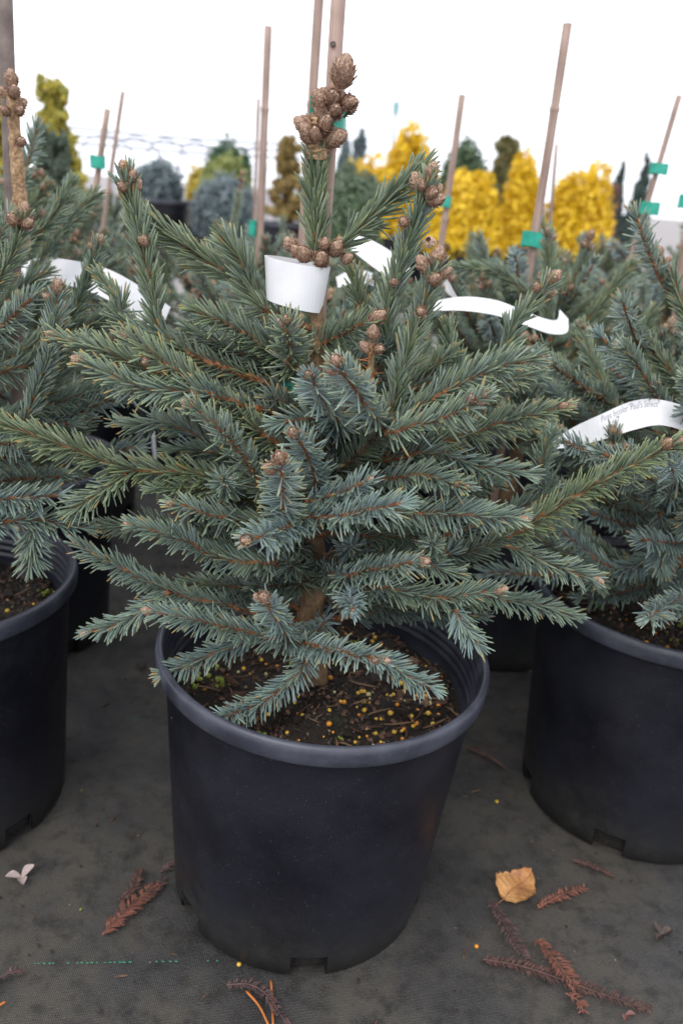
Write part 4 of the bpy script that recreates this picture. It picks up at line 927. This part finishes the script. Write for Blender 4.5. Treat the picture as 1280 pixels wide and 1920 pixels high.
# ------------------------------------------------------------------ litter on the cloth
M_FROND = [mat_simple('frond_rust', (.085, .03, .02), (.24, .088, .055), 160, .7), mat_simple('frond_brown', (.04, .02, .016), (.125, .058, .045), 160, .7), mat_simple('frond_purple', (.042, .022, .022), (.115, .062, .058), 160, .7)]
def frond(px, wpx, label, mi, seed, dens=1.0, lift=.004):
    rng = np.random.default_rng(seed); P = np.array([atz(x, y, .0035) for x, y in px]); S = spline(P, 24); S[:, 2] += rng.uniform(0, lift, 1) * np.sin(np.linspace(0, 3.1, 24))
    T, Sd, U = frames(S); V, F = tubeVF(S, np.linspace(.0011, .0006, 24), 5); V = list(V); k = 1.0 * wpx / FPX * .8
    ln = np.linalg.norm(np.diff(S, axis=0), axis=1).sum(); n = int(ln / .0021 * dens)
    for i in range(n):
        s = (i + rng.random()) / n; q = s * 23; j = min(int(q), 22); p = S[j] + (S[j + 1] - S[j]) * (q - j)
        for sg in (-1, 1):
            if rng.random() < .15: continue
            l = k * rng.uniform(.7, 1.15) * (1 - .55 * abs(s - .45) ** 1.2 * 1.6); d = nrm(T[j] * rng.uniform(.5, 1.0) + Sd[j] * sg + np.array([0, 0, rng.uniform(-.15, .35)])); wv = nrm(np.cross(d, (0, 0, 1.0))) * rng.uniform(.0007, .0013)
            b = len(V); m_ = p + d * l * .5 + np.array([0, 0, .0012]); e = p + d * l; e[2] = max(e[2], .0015); th = np.array([0, 0, .0004])
            V += [p, m_ + wv, e, m_ - wv, p - th, m_ + wv - th, e - th, m_ - wv - th]
            F += [(b, b + 1, b + 2, b + 3), (b + 7, b + 6, b + 5, b + 4)] + [(b + a_, b + 4 + a_, b + 4 + (a_ + 1) % 4, b + (a_ + 1) % 4) for a_ in range(4)]
    o = obj('dried_conifer_sprig', mesh('dried_conifer_sprig', V, F), M_FROND[mi]); tag(o, label, 'dried sprig'); return o
frond([(192, 1752), (228, 1720), (262, 1685), (288, 1660)], 26, 'rust-red feathery dried sprig lying left of the front pot', 0, 1, 1.2)
frond([(268, 1695), (290, 1670), (312, 1648)], 20, 'brown dried sprig end overlapping the rust-red sprig', 1, 2)
frond([(225, 1690), (250, 1665), (262, 1632)], 20, 'curled dark sprig standing beside the rust-red sprig', 1, 3, 1, .012)
frond([(300, 1635), (322, 1625), (345, 1612)], 16, 'small dark sprig touching the left side of the front pot', 2, 4)
frond([(-15, 1842), (15, 1830), (48, 1818)], 14, 'small brown sprig beside the green thread at the left edge', 2, 5)
frond([(425, 1846), (468, 1848), (500, 1868), (520, 1895), (540, 1925)], 17, 'arched purple-brown sprig before the drain hole of the front pot', 2, 6)
frond([(920, 1690), (942, 1730), (965, 1770), (990, 1805)], 24, 'dark sprig running down from the fallen leaf', 2, 7)
frond([(905, 1798), (975, 1812), (1035, 1832), (1090, 1852), (1150, 1872), (1218, 1893)], 24, 'longest brown sprig lying right of the front pot', 1, 8, 1.2)
frond([(1004, 1762), (1035, 1800), (1062, 1835), (1085, 1860)], 28, 'reddish bushy sprig crossing the longest brown sprig', 0, 9, 1.2)
frond([(1008, 1702), (1045, 1685), (1095, 1665)], 20, 'rusty sprig beside the fallen leaf, pointing to the right pot', 0, 10)
frond([(1070, 1612), (1110, 1625), (1150, 1642)], 14, 'sprig lying against the base of the right pot', 1, 11)
frond([(1060, 1862), (1085, 1880), (1092, 1898)], 18, 'short sprig tip below the longest brown sprig', 0, 12)
frond([(872, 1400), (910, 1420), (948, 1440)], 12, 'thin reddish sprig between the front pot and the right pot', 1, 13)
# fallen leaf
def fallen_leaf():
    c = atz(968, 1668); stem_dir = nrm(atz(1010, 1630) - atz(928, 1700)); sd_ = np.array([-stem_dir[1], stem_dir[0], 0]); V = []; F = []; nu, nv = 22, 13; L = .049; rng = np.random.default_rng(3)
    edge = rng.uniform(-1, 1, (nu + 1, 2))
    for layer in (0, 1):
        for i in range(nu + 1):
            t = i / nu; wd = .021 * (math.sin(math.pi * min(t * .95 + .05, 1) ** .78) ** .75) + .0005
            for j in range(nv):
                v = j / (nv - 1) * 2 - 1; ww = wd * (1 + .09 * edge[i, 0 if v < 0 else 1] * abs(v) ** 3)
                p = c + stem_dir * (t - .5) * L + sd_ * v * ww; z = .004 + .0045 * v * v * (1 + .6 * math.sin(t * 7 + v)) + .003 * math.sin(t * 5) + .0011 * math.sin(t * 42 - abs(v) * 5) * abs(v) ** .5 + .007 * max(0, t - .7) * 3
                if abs(v) < .05: z -= .0005
                V.append((p[0], p[1], z - layer * .0005))
    N = (nu + 1) * nv
    for i in range(nu):
        for j in range(nv - 1):
            a = i * nv + j; F += [(a, a + 1, a + nv + 1, a + nv), (N + a + nv, N + a + nv + 1, N + a + 1, N + a)]
    border = [i * nv for i in range(nu + 1)] + [nu * nv + j for j in range(1, nv)] + [i * nv + nv - 1 for i in range(nu - 1, -1, -1)] + [j for j in range(nv - 2, 0, -1)]
    for q in range(len(border)):
        a, b = border[q], border[(q + 1) % len(border)]; F.append((a, N + a, N + b, b))
    t = Nt('dry_leaf'); geo = t.noise(55, 5); fine = t.noise(420, 4)
    c_ = t.ramp(geo, [(.30, (.30, .12, .055)), (.48, (.50, .24, .08)), (.68, (.60, .33, .13))]); t.base(t.mix(c_, t.ramp(fine, [(.3, (.75,) * 3), (.7, (1.15,) * 3)]), 1.0, 'MULTIPLY')); t.set(Roughness=.6); t.bump(fine, .5, .0008)
    o = obj('fallen_leaf', mesh('fallen_leaf', V, F, True), t.m); tag(o, 'dry orange-tan leaf lying flat between the front and right pots', 'leaf')
    VS, FS = [], []
    def vein(A, B, r):
        v, f = tubeVF(spline(np.array([A, (A + B) / 2, B]), 6), np.linspace(r, r * .4, 6), 4); b = len(VS); VS.extend(v); FS.extend(tuple(z + b for z in q) for q in f)
    def lp_(t, v):
        i = min(int(t * nu), nu); j = min(int((v + 1) / 2 * (nv - 1) + .5), nv - 1); return np.array(V[i * nv + j]) + np.array([0, 0, .0003])
    for s in range(10): vein(lp_(s / 10, 0), lp_((s + 1) / 10, 0), .0006)
    for s in (.18, .34, .5, .66):
        for sg in (-1, 1): vein(lp_(s, 0), lp_(s + .10, sg * .4), .00035); vein(lp_(s + .10, sg * .4), lp_(s + .18, sg * .85), .0003)
    vein(lp_(0, 0), lp_(0, 0) - stem_dir * .016, .0007)
    obj('veins', mesh('veins', VS, FS), mat_simple('leaf_vein', (.22, .09, .04), (.34, .15, .07), 90, .6), o)
fallen_leaf()
def husk(px, s, label, m_, seed, n=3):
    rng = np.random.default_rng(seed); c = atz(*px); V = []; F = []
    for q in range(n):
        a = 2.2 * q + rng.uniform(-.3, .3) + seed; d = np.array([math.cos(a), math.sin(a), .35]); d /= np.linalg.norm(d); sd_ = nrm(np.cross(d, (0, 0, 1.0))); b = len(V); nu = 8
        for l in (0, 1):
            for i in range(nu + 1):
                t = i / nu
                for j in range(5):
                    v = j / 2 - 1; V.append(c + d * s * t + sd_ * v * s * .30 * math.sin(math.pi * (.06 + .9 * t)) + np.array([0, 0, .0022 + .25 * s * v * v * math.sin(math.pi * t) - l * .0005]))
        N = (nu + 1) * 5
        for i in range(nu):
            for j in range(4): a_ = b + i * 5 + j; F += [(a_, a_ + 1, a_ + 6, a_ + 5), (N + a_ + 5, N + a_ + 6, N + a_ + 1, N + a_)]
    o = obj('seed_husk', mesh('seed_husk', V, F, True), m_); tag(o, label, 'husk'); return o
husk((1236, 1756), .014, 'dark curled seed husk on the cloth near the right pot', mat_simple('husk_dark', (.014, .009, .008), (.10, .065, .05), 260, .6), 2)
husk((42, 1648), .016, 'pale split seed husk under the left pot', mat_simple('husk_pale', (.30, .22, .20), (.55, .45, .42), 120, .6), 1)
husk((1170, 1906), .009, 'small reddish bark flake past the longest brown sprig', mat_simple('flake_red', (.12, .05, .04), (.24, .11, .09), 120, .6), 4, 2)
husk((268, 1254), .010, 'black crumb of soil on the cloth behind the front pot', M_CHIP[0], 5, 3)
M_PINE = mat_simple('pine_needle', (.34, .10, .02), (.55, .19, .04), 60, .45)
for k, (px, la) in enumerate([([(462, 1858), (486, 1886), (505, 1925)], 'orange pine needle curving in front of the drain hole'), ([(508, 1838), (510, 1872), (512, 1925)], 'straight orange pine needle pointing at the drain hole'), ([(-6, 1888), (10, 1878)], 'short orange needle at the lower left edge')]):
    S = spline(np.array([atz(x, y, .003) for x, y in px]), 12); o = obj('pine_needle', tube('pine_needle', S, .0011, 6), M_PINE); tag(o, la, 'pine needle')
for k, (x, y, mi, la) in enumerate([(448, 1811, 0, 'yellow fertilizer bead beside the front pot base'), (892, 1777, 1, 'orange fertilizer bead on the cloth right of the front pot'), (930, 1505, 0, 'yellow fertilizer bead on the cloth between the two pots')]):
    p = atz(x, y); o = obj('fertilizer_bead', ME_PRILL[mi]); o.location = (p[0], p[1], .0022); o.scale = (.0022,) * 3; tag(o, la, 'bead')
# scattered crumbs, needles and bits nobody would count
rng = np.random.default_rng(9)
for nm, mt, n, sc in (('litter_crumbs', M_CHIP[0], 800, (.0006, .0026)), ('litter_needles', M_CHIP[1], 170, (.0035, .009)), ('litter_flecks', M_CHIP[2], 130, (.0005, .0013)), ('litter_moss', M_MOSS, 34, (.0007, .0018))):
    V = []; F = []
    for k in range(n):
        x, y = rng.uniform(-.6, .7), rng.uniform(.42, 1.5)
        if any(math.hypot(x - a, y - b) < .128 for a, b in ((-.017, .687), (-.43, .765), (.385, .862), (-.49, 1.15), (.262, 1.245), (-.07, 1.17))): continue
        s = rng.uniform(*sc); a = rng.uniform(0, 6.28); e = .12 if nm == 'litter_needles' else rng.uniform(.4, .9); b = len(V)
        for zz, kk in ((0, 1), (s * (.18 if nm == 'litter_needles' else .6), .6)):
            for q in range(5):
                t_ = 2 * math.pi * q / 5; u_, v_ = math.cos(t_) * s * kk, math.sin(t_) * s * e * kk; V.append((x + u_ * math.cos(a) - v_ * math.sin(a), y + u_ * math.sin(a) + v_ * math.cos(a), zz + .0004))
        F += [tuple(b + 5 + q for q in range(5))] + [(b + q, b + (q + 1) % 5, b + 5 + (q + 1) % 5, b + 5 + q) for q in range(5)]
    o = obj(nm, mesh(nm, V, F), mt); tag(o, {'litter_crumbs': 'dark soil crumbs scattered over the black ground cloth', 'litter_needles': 'brown fallen needles scattered over the black ground cloth', 'litter_flecks': 'tan flecks scattered over the black ground cloth', 'litter_moss': 'tiny green moss tufts on the black ground cloth'}[nm], 'litter', None, 'stuff')
